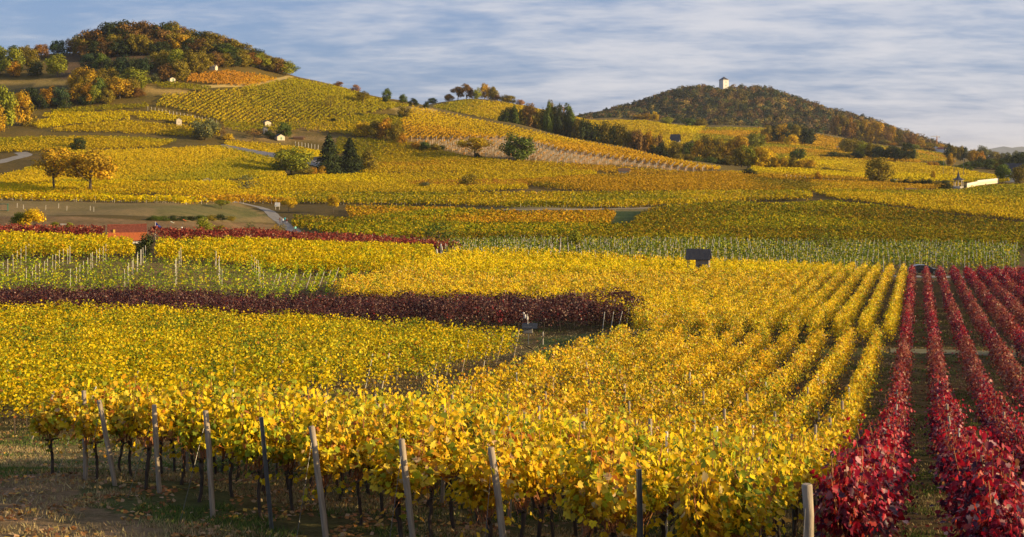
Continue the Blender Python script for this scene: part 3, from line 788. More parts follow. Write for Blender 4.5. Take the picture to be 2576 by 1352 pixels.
# green goblet rows with stakes behind it
field('grey green vines on tall stakes behind the golden block', [(880, 596), (900, 592), (1100, 606), (1288, 597), (1700, 600), (2100, 604), (2560, 610), (2560, 690), (2200, 680), (1150, 635), (1100, 612)], 205, 330, (1, -.04), 2.3, 'sage', .36, seed=11, tuft=1.5, hlo=.25, hhi=2.1, ragged=.5, posts=(3.4, 2.3, .05), inside=lambda x, y: (y > 214) | (x < 60))
field('long muted ochre vine block across the middle distance', [(1530, 563), (1585, 563), (1612, 538), (1640, 522), (1830, 506), (2040, 500), (2300, 528), (2590, 562), (2700, 575), (2700, 612), (2100, 602), (1700, 598), (1288, 595), (1100, 590), (900, 590), (740, 560), (740, 541), (870, 548), (1000, 553), (1110, 556), (1200, 560), (1380, 560)], 255, 470, (1, .05), 1.9, 'dull', .95, seed=12, hh=1.7, pal2='olive', mixsc=40)
field('ochre vine strip left of the dark grass gap', [(870, 518), (1000, 517), (1300, 529), (1545, 529), (1530, 560), (1380, 560), (1200, 560), (1000, 553), (880, 540)], 300, 480, (1, .05), 1.9, 'olive', .95, seed=13, pal2='orange', mixsc=30)
field('gold vine wedge at the right edge of the middle distance', [(2040, 476), (2200, 478), (2420, 476), (2450, 469), (2540, 464), (2700, 462), (2700, 564), (2590, 548), (2300, 516), (2100, 492)], 380, 640, (1, .25), 1.9, 'gold', .95, seed=14, pal2='olive', mixsc=50)
field('bright gold vine strip above the gravel track', [(700, 482), (1000, 483), (1500, 482), (2040, 477), (2040, 492), (1830, 500), (1500, 515), (1300, 512), (1000, 505), (700, 500)], 430, 640, (1, .03), 1.9, 'gold', 1.0, seed=15, pal2='olive', mixsc=40, posts=(9, 2.0, .06))
field('lone yellow vine row along the top of the meadow', [(-500, 481), (0, 484), (230, 488), (400, 493), (600, 490), (740, 492), (740, 505), (600, 500), (400, 502), (0, 498), (-500, 496)], 395, 520, (1, .08), 1.9, 'bright', 1.2, seed=16, posts=(6, 1.9, .06), pal2='orange', mixsc=50)
# behind it
def hillfield(label, poly, y0, y1, d, pal, seed, **kw):
    kw.setdefault('cover', 1.0); kw.setdefault('mixsc', 45); kw.setdefault('lk', .00095)
    return field(label, poly, y0, y1, d, 2.5, pal, seed=seed, hh=1.7, **kw)
hillfield('bright yellow vines around the little gabled hut at the foot of the hill', [(-500, 460), (60, 462), (280, 455), (400, 458), (560, 452), (720, 470), (740, 482), (600, 487), (230, 485), (0, 479), (-500, 478)], 430, 620, (1, .15), 'bright', 20, pal2='gold')
hillfield('yellow vine field between the spruces and the meadow row', [(600, 455), (700, 443), (900, 436), (1200, 430), (1500, 428), (1500, 436), (1300, 452), (1330, 468), (1100, 480), (720, 480)], 430, 700, (1, .1), 'gold', 21, pal2='bright')
hillfield('rust coloured vine patch beside a lone bush', [(1020, 455), (1160, 452), (1300, 452), (1330, 465), (1200, 468), (1040, 465)], 500, 700, (1, .1), 'rust', 22, cover=1.2)
hillfield('orange brown vine block above the bright strip, right of centre', [(1295, 452), (1560, 434), (1900, 444), (2110, 468), (1990, 477), (1500, 477), (1380, 468)], 430, 700, (1, .05), 'orange', 23, pal2='dull')
hillfield('gold vine band below the young planted slope', [(1200, 400), (1330, 404), (1540, 417), (1740, 432), (1900, 430), (2250, 452), (2420, 462), (2240, 476), (2040, 474), (2040, 455), (1900, 443), (1560, 432), (1500, 426), (1200, 428), (900, 432), (900, 412)], 520, 740, (1, .1), 'gold', 24, pal2='orange')
# left terraces
hillfield('pale gold vine rows fanning out behind the two tall trees', [(-300, 440), (0, 440), (130, 405), (160, 378), (220, 378), (420, 372), (560, 366), (700, 400), (720, 440), (560, 448), (280, 452), (60, 458), (-300, 462)], 480, 690, (1, .55), 'gold', 30, pal2='olive', mixsc=30)
hillfield('yellow vine terrace right of the netted row', [(560, 352), (700, 362), (840, 385), (800, 398), (700, 385), (570, 366)], 560, 760, (1, .3), 'gold', 31, pal2='bright')
hillfield('dull gold vine terrace below the terraces at far left', [(-500, 345), (0, 345), (220, 342), (380, 346), (440, 352), (400, 365), (200, 372), (60, 376), (-500, 380)], 520, 760, (1, .1), 'olive', 32, pal2='gold')
hillfield('lowest bright terrace of vines on the left hill', [(120, 325), (250, 306), (330, 300), (560, 322), (550, 340), (430, 336), (280, 328)], 560, 800, (1, .1), 'bright', 33, cover=1.2, pal2='gold')
hillfield('middle curved terrace of yellow vines on the left hill', [(75, 308), (120, 296), (330, 288), (330, 294), (200, 308), (100, 318)], 560, 860, (1, .1), 'bright', 34, cover=1.2)
hillfield('curved vine terrace below the wooden watch hut', [(100, 286), (150, 280), (400, 279), (520, 300), (540, 314), (440, 304), (330, 290), (120, 292)], 560, 860, (1, .1), 'bright', 35, cover=1.2)
hillfield('topmost curved terrace of vines on the left hill', [(130, 276), (200, 268), (370, 258), (372, 268), (300, 272), (140, 282)], 560, 900, (1, .1), 'olive', 36, cover=1.2)
hillfield('small vine plot beside the white fronted hut', [(380, 208), (430, 205), (540, 216), (510, 224), (420, 220)], 600, 950, (1, .1), 'olive', 37, cover=1.2)
hillfield('rust orange vine plot under the hilltop wood', [(475, 186), (570, 176), (640, 184), (700, 196), (620, 212), (560, 210), (470, 202)], 600, 950, (.4, 1), 'orange', 38, cover=1.1, pal2='rust')
hillfield('big golden vine slope rising to the hilltop', [(410, 236), (600, 220), (735, 195), (840, 214), (980, 254), (1040, 264), (990, 270), (900, 285), (760, 300), (640, 312), (560, 302), (430, 268), (390, 262)], 600, 950, (.35, 1), 'gold', 39, pal2='olive', mixsc=60)
hillfield('golden vine slope above the garden huts', [(560, 300), (640, 310), (760, 300), (900, 285), (1010, 290), (1010, 330), (960, 345), (880, 335), (760, 322), (620, 330), (560, 318)], 560, 900, (1, .25), 'gold', 40, pal2='olive', mixsc=35)
hillfield('orange gold vine flank running down to the right', [(1040, 266), (1173, 294), (1313, 322), (1452, 351), (1578, 373), (1687, 399), (1819, 420), (1760, 424), (1560, 396), (1420, 376), (1300, 344), (1110, 345), (1020, 346), (1010, 300)], 560, 900, (.3, 1), 'gold', 41, pal2='orange', mixsc=60, cover=1.05)
hillfield('green gold vine wedge behind the spruces', [(850, 345), (1000, 350), (1180, 394), (1320, 406), (1200, 412), (900, 410), (880, 380), (840, 385)], 560, 800, (1, -.2), 'olive', 42, pal2='gold')
field('bare young vines on the russet planted slope', PLANT, 560, 860, (.25, 1), 4.0, 'rust', .16, seed=43, hh=1.0, hlo=.2, hhi=1.2, posts=(3.5, 2.4, .11), mixsc=30)
# farther hills
def farfield(label, poly, y0, y1, d, pal, seed, **kw):
    kw.setdefault('cover', .95); kw.setdefault('mixsc', 60); kw.setdefault('lk', .00095)
    return field(label, poly, y0, y1, d, 3.0, pal, seed=seed, hh=1.7, step=2.2, **kw)
farfield('olive vine terraces on the small wooded knoll', [(1085, 268), (1130, 257), (1180, 250), (1250, 255), (1330, 268), (1420, 288), (1480, 303), (1400, 330), (1250, 300)], 930, 1330, (1, .3), 'olive', 50, pal2='gold')
farfield('gold vine slope in front of the castle wood', [(1480, 303), (1622, 303), (1692, 314), (1775, 318), (1750, 345), (1700, 372), (1600, 385), (1500, 350)], 930, 1440, (1, .2), 'gold', 51, pal2='bright')
farfield('vine slopes below the castle wood at right', [(1775, 320), (1907, 321), (1973, 327), (2060, 338), (2192, 363), (2257, 372), (2367, 384), (2400, 400), (2300, 405), (2000, 400), (1850, 400), (1760, 380), (1740, 345)], 930, 1440, (1, .4), 'orange', 52, pal2='olive')
farfield('gold vine slope above the pavilion', [(1900, 410), (2000, 392), (2150, 402), (2350, 412), (2500, 440), (2540, 452), (2420, 462), (2250, 448), (2000, 436), (1880, 430)], 640, 1100, (1, .3), 'gold', 53, pal2='bright')
# ---------------------------------------------------------------- trees
def crown_cloud(rg, n, kind):
    """unit crown: x, y in -.5..+.5, z in 0..1"""
    if kind == 'c':      # spruce: tiers of drooping boughs
        t = rg.random(n)**.75; z = .06 + .94*(1-t)
        tier = np.floor(z*15 + rg.random(n)*.25)/15
        r = (.62*(1-z)**.75 + .02)*(1.1 - .45*np.modf(z*15)[0])
        a_ = rg.random(n)*6.283
        lob = .78 + .30*np.sin(a_*5 + tier*40)*np.cos(a_*3+tier*17)
        rr = r*lob*rg.random(n)**.35
        P = np.stack([np.cos(a_)*rr, np.sin(a_)*rr, z - rr*.28], 1)
        nv = np.stack([np.cos(a_)*.7, np.sin(a_)*.7, np.full(n, .75)], 1) + rg.normal(size=(n, 3))*.35
        return P, nv, .85 + .3*np.sin(tier*60)
    zb, zt, wd = {'r': (.10, .98, .5), 't': (.08, .98, .5), 'b': (.0, .95, .5), 's': (.34, .98, .5), 'l': (.05, .98, .5), 'w': (.2, .98, .5)}[kind]
    k = {'r': 26, 't': 26, 'b': 18, 's': 20, 'l': 26, 'w': 22}[kind]
    cz = rg.uniform(0, 1, k)
    prof = {'r': lambda z: np.sqrt(np.clip(1-(2*z-.9)**2/1.25, 0, 1)), 't': lambda z: np.sqrt(np.clip(1-(2*z-.8)**2/1.5, 0, 1)),
            'b': lambda z: np.sqrt(np.clip(1-(z)**2, 0, 1)), 's': lambda z: np.sqrt(np.clip(1-(2*z-1)**2, 0, 1)), 'w': lambda z: np.sqrt(np.clip(1-(2*z-1)**2, 0, 1)), 'l': lambda z: np.clip(1.05-z, 0, 1)**.8}[kind]
    a_ = rg.random(k)*6.283; rad = {'s': .15, 'b': .20}.get(kind, .17)
    rr = rg.uniform(.25, 1, k)**.5*prof(cz)*(wd-rad*.7)
    C_ = np.stack([np.cos(a_)*rr, np.sin(a_)*rr, zb+rad*.6+(zt-zb-rad*1.3)*cz], 1)
    Rr = rad*rg.uniform(.6, 1.25, k)
    i = rg.choice(k, n, p=Rr**2/np.sum(Rr**2))
    dv = unit(rg.normal(size=(n, 3)))
    sh = (.55 + .5*rg.random(n)**.5)*(1 + .25*np.sin(dv[:, 0]*7+i)*np.cos(dv[:, 2]*6))
    P = C_[i] + dv*(Rr[i]*sh)[:, None]*np.array([1, 1, .95])
    stray = rg.random(n) < .06
    P = np.where(stray[:, None], P + rg.normal(size=(n, 3))*.03, P)
    nv = dv + rg.normal(size=(n, 3))*.35 + np.array([0, 0, .25])
    P[:, 2] = np.clip(P[:, 2], .0, 1.02)
    return P, nv, rg.uniform(.72, 1.28, k)[i]
def proto_tree(kind, seed, n):
    rg = np.random.default_rng(seed)
    P, nv, tone = crown_cloud(rg, n, kind)
    c_ = tone[:, None]*(1 + rg.normal(size=(n, 1))*.22)*np.ones((n, 3))
    warm = rg.random(n) < .2
    c_[warm] *= np.array([1.3, 1.1, .8])
    L = rg.uniform(.7, 1.3, n)*{'c': .05, 's': .042, 'b': .06}.get(kind, .05)
    cm = leaf_mesh('tree_crown', P, L, nv, np.clip(c_, .2, 2.2), 'kite', rg); cm.materials.append(M['tree'])
    mb = MB(); ht = {'s': .75, 'c': .93}.get(kind, .7)
    x_ = rg.normal()*.02
    mb.tube([(0, 0, -.03), (x_, 0, .2), (x_*1.5, .01, .42), (x_*2, 0, ht)], [.032, .024, .018, .006] if kind != 'b' else [.02, .016, .012, .005], 6)
    if kind != 'c':
        for q_ in range(9):
            z0_ = rg.uniform(.15 if kind != 's' else .28, .5); a_ = rg.random()*6.28; r_ = rg.uniform(.2, .38)
            mb.tube([(x_, 0, z0_), (math.cos(a_)*r_*.5, math.sin(a_)*r_*.5, z0_+.13), (math.cos(a_)*r_, math.sin(a_)*r_, z0_+rg.uniform(.2, .4))], [.014, .009, .003], 4)
    tm = mb.mesh('tree_trunk'); tm.materials.append(M['treebark'])
    return cm, tm
PT = {'r': [proto_tree('r', 300+i, 3000) for i in range(6)], 't': [proto_tree('t', 310+i, 2800) for i in range(3)],
      'c': [proto_tree('c', 320+i, 3800) for i in range(3)], 'b': [proto_tree('b', 330+i, 1500) for i in range(4)],
      's': [proto_tree('s', 340+i, 2600) for i in range(3)], 'l': [proto_tree('l', 350+i, 2000) for i in range(2)], 'w': [proto_tree('w', 360+i, 520) for i in range(2)]}
TC = {'dk': ('dark green', (.045, .06, .018)), 'gr': ('green', (.095, .13, .02)), 'yg': ('yellow green', (.22, .23, .02)), 'ye': ('yellow', (.52, .36, .012)),
      'go': ('golden', (.40, .25, .015)), 'or': ('orange', (.38, .20, .014)), 'ru': ('rust brown', (.21, .105, .022)), 'br': ('brown', (.20, .115, .03)),
      'ol': ('olive', (.21, .165, .018)), 'sg': ('grey green', (.15, .155, .055)), 'te': ('blue green', (.05, .08, .035)), 'pk': ('pale pinkish', (.36, .20, .10))}
TN = {'r': 'tree', 't': 'tree', 'c': 'spruce', 'b': 'bush', 's': 'tree', 'l': 'larch', 'w': 'tree'}
NTREE = {'r': 'broadleaf_tree', 't': 'broadleaf_tree', 'c': 'spruce_tree', 'b': 'bush', 's': 'young_tree', 'l': 'larch_tree', 'w': 'young_tree'}
def tree(u0, u1, v0, v1, kind, colr, label=None, group=None, y=None, lift=0.0):
    u = (u0+u1)/2
    if y is None:
        x, y = G(u, v1)
        if y > 2000: x, y = AT(u, float(tab(CR_Y, u))-8)
    else: x, y = AT(u, y)
    zg = Z1(x, y); vb = PX(x, y, zg)[1]
    h = max(vb - v0, 4)*y/F; w_ = (u1-u0)*y/F
    if u > 1850 and v1 < 470 and kind != 'c': h *= 1.22; w_ *= 1.2
    if kind == 'c': w_ *= 1.22
    if kind == 's': w_ *= 1.22
    c_ = TC[colr][1]; q_ = random.uniform(.88, 1.14)
    e = empty(NTREE[kind], (x, y, zg-.1), random.random()*6.28, label, TN[kind], group, (w_*1.22, w_*1.22, h*(1.1 if kind in 'rtb' else 1.03)))
    cm, tm = random.choice(PT[kind])
    c = link('crown' if kind != 'b' else 'foliage', cm, None, e); c.color = (c_[0]*q_, c_[1]*q_, c_[2]*q_, 1)
    link('trunk' if kind != 'b' else 'stem', tm, None, e)
    return e
def wood(place, group, items):
    """trees of one wood, labelled by colour and order from the left"""
    items = sorted(items, key=lambda t: t[0]+t[1]); c_ = {}; tot = {}
    for it in items: tot[(it[5], TN[it[4]])] = tot.get((it[5], TN[it[4]]), 0)+1
    for it in items:
        k = (it[5], TN[it[4]]); i = c_.get(k, 0); c_[k] = i+1
        lb = ('%s %s %s %s' % ('the only' if False else 'single', TC[k[0]][0], k[1], place)) if tot[k] == 1 else '%s %s %s from the left %s' % (ordn(i), TC[k[0]][0], k[1], place)
        tree(*it[:6], label=lb, group=group, y=it[6] if len(it) > 6 else None)
def sky1(u): return np.interp(u, [205, 244, 279, 332, 377, 401, 436, 464, 506, 565, 593, 628, 653, 681, 719, 740], [86, 68, 65, 53, 59, 63, 58, 77, 80, 92, 101, 115, 133, 143, 158, 184])
def low1(u): return np.interp(u, [400, 450, 524, 628, 698, 740], [170, 175, 172, 168, 185, 194])
its = []
for i, u in enumerate(range(214, 410, 19)):
    its.append((u-30, u+30, sky1(u)+random.uniform(-2, 4), 133, 'r', random.choice(['ru', 'br', 'br', 'ol', 'ol', 'dk']), 850))
    if i % 2 == 0: its.append((u-18, u+22, sky1(u)+22+random.uniform(0, 14), 138, 'r', random.choice(['or', 'ol', 'ru', 'br', 'gr']), 838))
    its.append((u-14, u+26, sky1(u)+34+random.uniform(0, 10), 138, 'r', random.choice(['dk', 'br', 'ol']), 832))
for i, u in enumerate(range(412, 738, 22)):
    cv = tab(CR_V, u)
    its.append((u-28, u+28, sky1(u)+random.uniform(0, 4), cv, 'r', random.choice(['ol', 'dk', 'gr', 'ru', 'br', 'ol']), float(tab(CR_Y, u))-6))
    l = low1(u)
    if l-cv > 14: its.append((u-24, u+24, sky1(u)+20, (cv+l)/2, 'r', random.choice(['ol', 'ol', 'gr', 'br', 'dk', 'go']), 840))
    if l-cv > 4: its.append((u-22, u+22, l-36+random.uniform(-5, 4), l, 'r', random.choice(['ol', 'ol', 'ru', 'br', 'dk', 'yg'])))
wood('in the wood on the left hilltop', 'trees of the hilltop wood', its)
its = [(203, 245, 140, 185, 'r', 'te'), (236, 276, 138, 186, 'r', 'gr'), (262, 300, 146, 188, 'r', 'dk'), (290, 330, 139, 186, 'r', 'te'), (318, 352, 146, 188, 'r', 'dk'), (344, 384, 142, 188, 'r', 'te'),
       (378, 428, 126, 180, 'r', 'ol'), (420, 470, 124, 186, 'r', 'yg'), (452, 505, 130, 190, 'r', 'ol'), (488, 528, 134, 184, 'r', 'ol'), (398, 440, 160, 205, 'r', 'br'), (430, 474, 150, 204, 'r', 'ol')]
wood('in the dark belt below the hilltop wood', 'trees below the hilltop wood', its)
tree(438, 464, 150, 190, 't', 'or', 'slim bright orange tree standing up from the olive trees behind the white fronted hut')
its = [(176, 232, 172, 232, 'r', 'go'), (205, 250, 180, 238, 'r', 'go'), (236, 276, 178, 230, 'r', 'ol'), (262, 300, 176, 226, 'r', 'ol'), (296, 380, 174, 222, 'r', 'yg'), (176, 216, 210, 258, 'r', 'go'), (206, 240, 214, 262, 'r', 'or'),
       (232, 270, 200, 258, 'r', 'gr'), (268, 334, 194, 248, 'r', 'go'), (332, 362, 220, 244, 'b', 'ru'), (380, 402, 182, 208, 'r', 'sg'), (196, 236, 240, 264, 'b', 'dk'), (190, 226, 196, 250, 'r', 'ol'), (222, 256, 214, 262, 'r', 'yg'), (256, 286, 222, 262, 'r', 'ol'), (284, 312, 190, 236, 'r', 'gr'), (318, 350, 196, 240, 'r', 'ol'), (330, 366, 186, 226, 'r', 'yg'), (150, 190, 226, 262, 'r', 'or')]
wood('in the golden copse by the straw patch', 'trees of the golden copse', its)
its = [(-24, 24, 124, 190, 'r', 'yg'), (10, 58, 128, 192, 'r', 'yg'), (18, 52, 156, 195, 'r', 'or'), (-40, 4, 110, 160, 'r', 'gr'), (60, 96, 128, 178, 'r', 'ol'), (84, 126, 112, 148, 'r', 'ru'), (126, 168, 102, 144, 'r', 'te'), (166, 200, 94, 140, 'r', 'br'),
       (44, 78, 114, 140, 'r', 'ol'), (20, 50, 118, 140, 'r', 'te'), (70, 110, 150, 192, 'b', 'dk'), (118, 172, 142, 195, 'r', 'yg')]
wood('in the upper left tree line', 'trees of the upper left tree line', its)
its = [(-30, 40, 226, 330, 'r', 'yg'), (24, 84, 232, 318, 'r', 'go'), (-40, 10, 262, 345, 'r', 'go'), (60, 96, 262, 318, 'b', 'ol'), (150, 184, 240, 272, 'b', 'dk'), (80, 120, 240, 275, 'b', 'dk'), (100, 144, 218, 268, 'r', 'or'), (128, 172, 220, 270, 'r', 'te'), (58, 100, 226, 270, 'r', 'dk')]
wood('at the left edge beside the vine terraces', 'trees beside the terraces', its)
for a_ in [
 (485, 548, 298, 352, 'r', 'sg', 'round grey green tree at the foot of the curved terraces'),
 (545, 568, 312, 352, 'w', 'br', 'thin brown tree right of the round grey green tree'),
 (181, 217, 350, 380, 'r', 'dk', 'clipped round dark green bush alone on the terrace edge'),
 (92, 178, 374, 486, 's', 'go', 'left of the two tall thin-crowned golden trees above the meadow row'),
 (176, 276, 381, 490, 's', 'go', 'right of the two tall golden trees, with bare lower trunk'),
 (686, 779, 370, 440, 'r', 'yg', 'big round yellow green tree left of the spruces'),
 (696, 732, 311, 350, 'r', 'gr', 'green tree leaning over the hut with a green door'),
 (618, 660, 318, 352, 'w', 'br', 'leafless brown tree beside the narrow garden privy'),
 (588, 650, 440, 488, 'w', 'sg', 'wispy nearly bare tree in front of the bright vines'),
 (798, 858, 340, 436, 'c', 'dk', 'left spruce of the dark pair beside the yellow green tree'),
 (852, 908, 349, 437, 'c', 'dk', 'right spruce of the dark pair, more pointed'),
 (902, 950, 372, 436, 'l', 'ol', 'faded larch leaning against the right spruce'),
 (816, 846, 240, 275, 'w', 'ol', 'small thin tree alone on the golden hill slope'),
 (898, 928, 230, 262, 's', 'ol', 'thin tree on the upper slope just below the skyline'),
 (838, 866, 206, 219, 'b', 'ru', 'low rust coloured bush on the hill skyline'),
 (882, 906, 213, 230, 'b', 'pk', 'pale brown bush on the hill skyline'),
 (962, 984, 225, 254, 't', 'gr', 'upright green tree on the hill skyline'),
 (960, 979, 247, 263, 'b', 'dk', 'dark bush below the upright skyline tree'),
 (1004, 1024, 239, 260, 't', 'gr', 'slender green tree on the skyline left of the dark round one'),
 (1028, 1052, 249, 268, 'r', 'dk', 'dark round bushy tree on the skyline'),
 (1064, 1080, 256, 274, 'b', 'dk', 'small dark bush at the dip of the skyline'),
 (889, 931, 306, 346, 'r', 'ye', 'yellow tree left of the olive thicket on the slope'),
 (1000, 1036, 268, 299, 'r', 'ol', 'olive tree beside the pale stone bank'),
 (1162, 1228, 346, 400, 's', 'ye', 'golden birch with hanging leaves on the planted slope'),
 (1192, 1210, 384, 401, 'b', 'dk', 'small dark bush at the foot of the golden birch'),
 (1264, 1346, 337, 405, 'r', 'gr', 'large round dark green tree at the edge of the planted slope'),
 (1156, 1206, 438, 476, 'b', 'ol', 'lone olive bush by the rust coloured vines'),
 (1048, 1090, 458, 479, 'b', 'sg', 'pale sage bush left of the lone olive bush'),
 (1060, 1150, 560, 628, 'w', 'gr', 'loose green bushy tree beside the broken stone pillar'),
 (1064, 1108, 598, 632, 'b', 'go', 'golden creeper bush left of the stone pillar'),
 (1424, 1470, 582, 636, 'b', 'yg', 'bright yellow green upright bush among the staked vines'),
 (2035, 2125, 585, 640, 'w', 'yg', 'feathery pale green bush among the staked vines at right'),
 (28, 72, 535, 578, 'b', 'yg', 'left half of the pair of yellow bushes behind the pinkish vines'),
 (54, 116, 527, 580, 'b', 'ye', 'large bright yellow bush behind the pinkish vines'),
 (488, 534, 550, 586, 'b', 'yg', 'yellow green bush right of the blue flag'),
 (533, 574, 566, 586, 'b', 'ol', 'low olive bramble right of the yellow green bush'),
 (616, 644, 554, 587, 'w', 'sg', 'pale wispy shrub left of the lane'),
 (542, 572, 502, 526, 's', 'yg', 'little yellow green tree at the end of the meadow'),
 (710, 742, 499, 534, 's', 'ye', 'small yellow tree right of the white notice board'),
 (682, 702, 560, 590, 'w', 'go', 'left thin shrub at the lane edge'),
 (700, 720, 562, 592, 'w', 'ol', 'right thin shrub at the lane edge'),
 (340, 392, 592, 645, 'b', 'dk', 'dark green bush against the corner of the tiled hut'),
 (126, 150, 558, 575, 'b', 'yg', 'small yellow green shrub behind the pinkish vines, leftmost'),
 (160, 186, 560, 577, 'b', 'yg', 'small yellow green shrub left of the tiled hut'),
 (826, 850, 488, 538, 's', 'ye', 'thin young yellow tree with pale trunk by the vine gap'),
 (1878, 1921, 340, 375, 'r', 'yg', 'yellow green tree rising above the valley thicket'),
 (1870, 1903, 428, 447, 'b', 'dk', 'near black bush at the lower edge of the valley thicket'),
 (1992, 2022, 378, 408, 'r', 'gr', 'small green tree alone on the right hand slope'),
 (2184, 2238, 415, 466, 'r', 'ol', 'olive tree left of the white roofed van'),
 (1977, 2009, 345, 371, 'r', 'ye', 'yellow tree in front of the dark copse below the castle wood'),
 (2506, 2541, 422, 460, 'r', 'gr', 'round green tree at the end of the long white wall'),
 (2384, 2400, 394, 424, 't', 'go', 'tall golden tree between the lamp posts'),
 (2050, 2066, 438, 462, 'b', 'or', 'orange bush on the right middle slope'),
 (2342, 2352, 435, 456, 't', 'go', 'slim golden tree left of the pavilion'),
 (838, 876, 392, 437, 'b', 'dk', 'dark undergrowth tree between the two spruces'),
 (884, 914, 400, 438, 'b', 'dk', 'dark bush at the right foot of the right spruce'),
 (740, 800, 425, 445, 'b', 'ol', 'olive brush in front of the yellow green tree'),
 (776, 800, 420, 440, 'b', 'or', 'orange bush left of the spruces'),
 (800, 824, 418, 440, 'b', 'go', 'golden bush at the foot of the left spruce'),
 (660, 690, 330, 350, 'b', 'dk', 'dark bush left of the hut with a green door'),
 (560, 590, 335, 352, 'b', 'ye', 'yellow bush below the netted row'),
 (830, 850, 298, 310, 'b', 'dk', 'black looking shrub on the golden slope'),
 (898, 914, 283, 296, 'b', 'dk', 'dark shrub under the terrace wall'),
 (1000, 1012, 288, 302, 'b', 'dk', 'dark shrub right of the terrace wall'),
]: tree(*a_)
its = [(926, 966, 308, 352, 'r', 'ol'), (950, 992, 302, 354, 'r', 'or'), (976, 1016, 306, 358, 'r', 'ol'), (1000, 1024, 336, 366, 'b', 'or'), (1030, 1062, 358, 380, 'b', 'or'), (1054, 1086, 358, 384, 'b', 'gr'), (1080, 1112, 362, 386, 'b', 'ol'), (1098, 1122, 366, 384, 'b', 'dk')]
wood('in the thicket right of the yellow tree', 'bushes of the slope thicket', its)
its = [(1116, 1142, 237, 259, 'r', 'br', 1190), (1138, 1166, 218, 254, 's', 'br', 1190), (1154, 1192, 215, 252, 'r', 'br', 1190), (1190, 1210, 222, 250, 't', 'yg', 1180), (1206, 1232, 214, 252, 'r', 'go', 1186), (1226, 1254, 219, 254, 'r', 'ol', 1186), (1256, 1298, 239, 262, 'r', 'ol', 1184), (1298, 1319, 251, 270, 'r', 'pk', 1180), (1076, 1100, 248, 268, 'r', 'te', 1190), (1240, 1262, 240, 258, 'b', 'ru', 1184)]
wood('on the small wooded knoll', 'trees of the small knoll', its)
# valley thicket behind the golden flank
its = []
def belt(pts, n, hgt, wid, cols, y=None, kinds='rrrt'):
    us_ = [p[0] for p in pts]
    for i in range(n):
        u = us_[0] + (us_[-1]-us_[0])*(i+random.uniform(.2, .8))/n
        vt = np.interp(u, us_, [p[1] for p in pts]) + random.uniform(-3, 4); vb = np.interp(u, us_, [p[2] for p in pts])
        ww = wid*random.uniform(.8, 1.25)
        its.append((u-ww/2, u+ww/2, vt, vb, random.choice(kinds), random.choice(cols)) + ((y,) if y else ()))
belt([(1262, 292, 308), (1300, 266, 318), (1345, 272, 328), (1400, 266, 345), (1440, 275, 352)], 11, 40, 36, ['gr', 'ol', 'dk', 'gr', 'br', 'dk'], 940)
belt([(1370, 262, 330), (1400, 262, 335), (1440, 290, 350)], 3, 40, 24, ['dk', 'gr'], 935, 't')
belt([(1440, 296, 350), (1480, 312, 364), (1560, 318, 374), (1600, 326, 384)], 9, 40, 36, ['ol', 'ol', 'dk', 'br'], 930)
belt([(1590, 334, 384), (1630, 336, 392), (1660, 342, 400)], 4, 40, 34, ['ru', 'br', 'or'], 925)
belt([(1640, 362, 404), (1700, 366, 412), (1760, 364, 420)], 8, 40, 30, ['gr', 'dk', 'ol', 'dk'], 905)
belt([(1750, 352, 418), (1800, 350, 424), (1870, 368, 430)], 8, 40, 38, ['ol', 'br', 'ol', 'go'], 890)
belt([(1690, 385, 412), (1800, 395, 424), (1900, 402, 436)], 8, 30, 30, ['dk', 'gr', 'ol'], 840)
belt([(1860, 378, 432), (1910, 382, 438), (1955, 398, 438)], 6, 40, 38, ['ye', 'go', 'ol', 'yg'], 760)
belt([(1950, 402, 440), (2034, 408, 444)], 5, 30, 30, ['go', 'ol', 'go'], 730)
belt([(2034, 424, 446), (2140, 430, 456)], 6, 24, 30, ['dk', 'ol', 'dk', 'ol'], 690, 'b')
wood('in the valley thicket', 'trees of the valley thicket', its)
its = [(1592, 1616, 288, 305, 'r', 'go', 1390), (1614, 1638, 286, 306, 'r', 'go', 1390), (1636, 1656, 282, 309, 't', 'ye', 1380), (1662, 1691, 294, 320, 'r', 'yg', 1340), (1717, 1749, 299, 324, 'r', 'gr', 1340), (1748, 1778, 299, 325, 'r', 'ol', 1340)]
wood('on the castle wood ridge', 'ridge trees before the castle wood', its)
its = []
belt([(1915, 330, 356), (1975, 325, 366), (2040, 330, 372)], 9, 30, 26, ['dk', 'dk', 'ol', 'te', 'go'], 1180)
belt([(2120, 354, 384), (2200, 368, 405)], 5, 30, 30, ['ol', 'yg', 'ol'], None)
belt([(2200, 378, 404), (2245, 376, 405), (2290, 368, 408)], 5, 30, 24, ['dk', 'gr', 'dk'], None)
belt([(2060, 386, 398), (2160, 388, 404)], 5, 14, 26, ['dk', 'ol'], None, 'b')
wood('in the right hand slope copses', 'trees of the right hand copses', its)
its = []
belt([(2090, 300, 340), (2200, 318, 360), (2300, 350, 378), (2372, 372, 392)], 17, 30, 24, ['ru', 'ol', 'go', 'or', 'br', 'go'], 1560)
belt([(2220, 352, 376), (2300, 368, 388), (2380, 380, 398)], 9, 20, 22, ['go', 'yg', 'or', 'ol'], 1440)
belt([(2376, 372, 400), (2420, 374, 402), (2450, 386, 405)], 5, 24, 20, ['ol', 'dk', 'ol'], 1250)
belt([(2440, 384, 408), (2470, 386, 412)], 3, 20, 20, ['or', 'go'], 1230)
belt([(2466, 378, 410), (2500, 386, 414), (2580, 392, 420)], 7, 20, 20, ['sg', 'ol', 'sg'], 1500)
belt([(2428, 412, 432), (2462, 404, 434), (2510, 402, 436), (2580, 398, 440)], 9, 30, 28, ['dk', 'ol', 'dk', 'gr'], 900)
belt([(2336, 406, 424), (2376, 408, 424)], 4, 16, 18, ['or', 'ru', 'gr'], None, 'b')
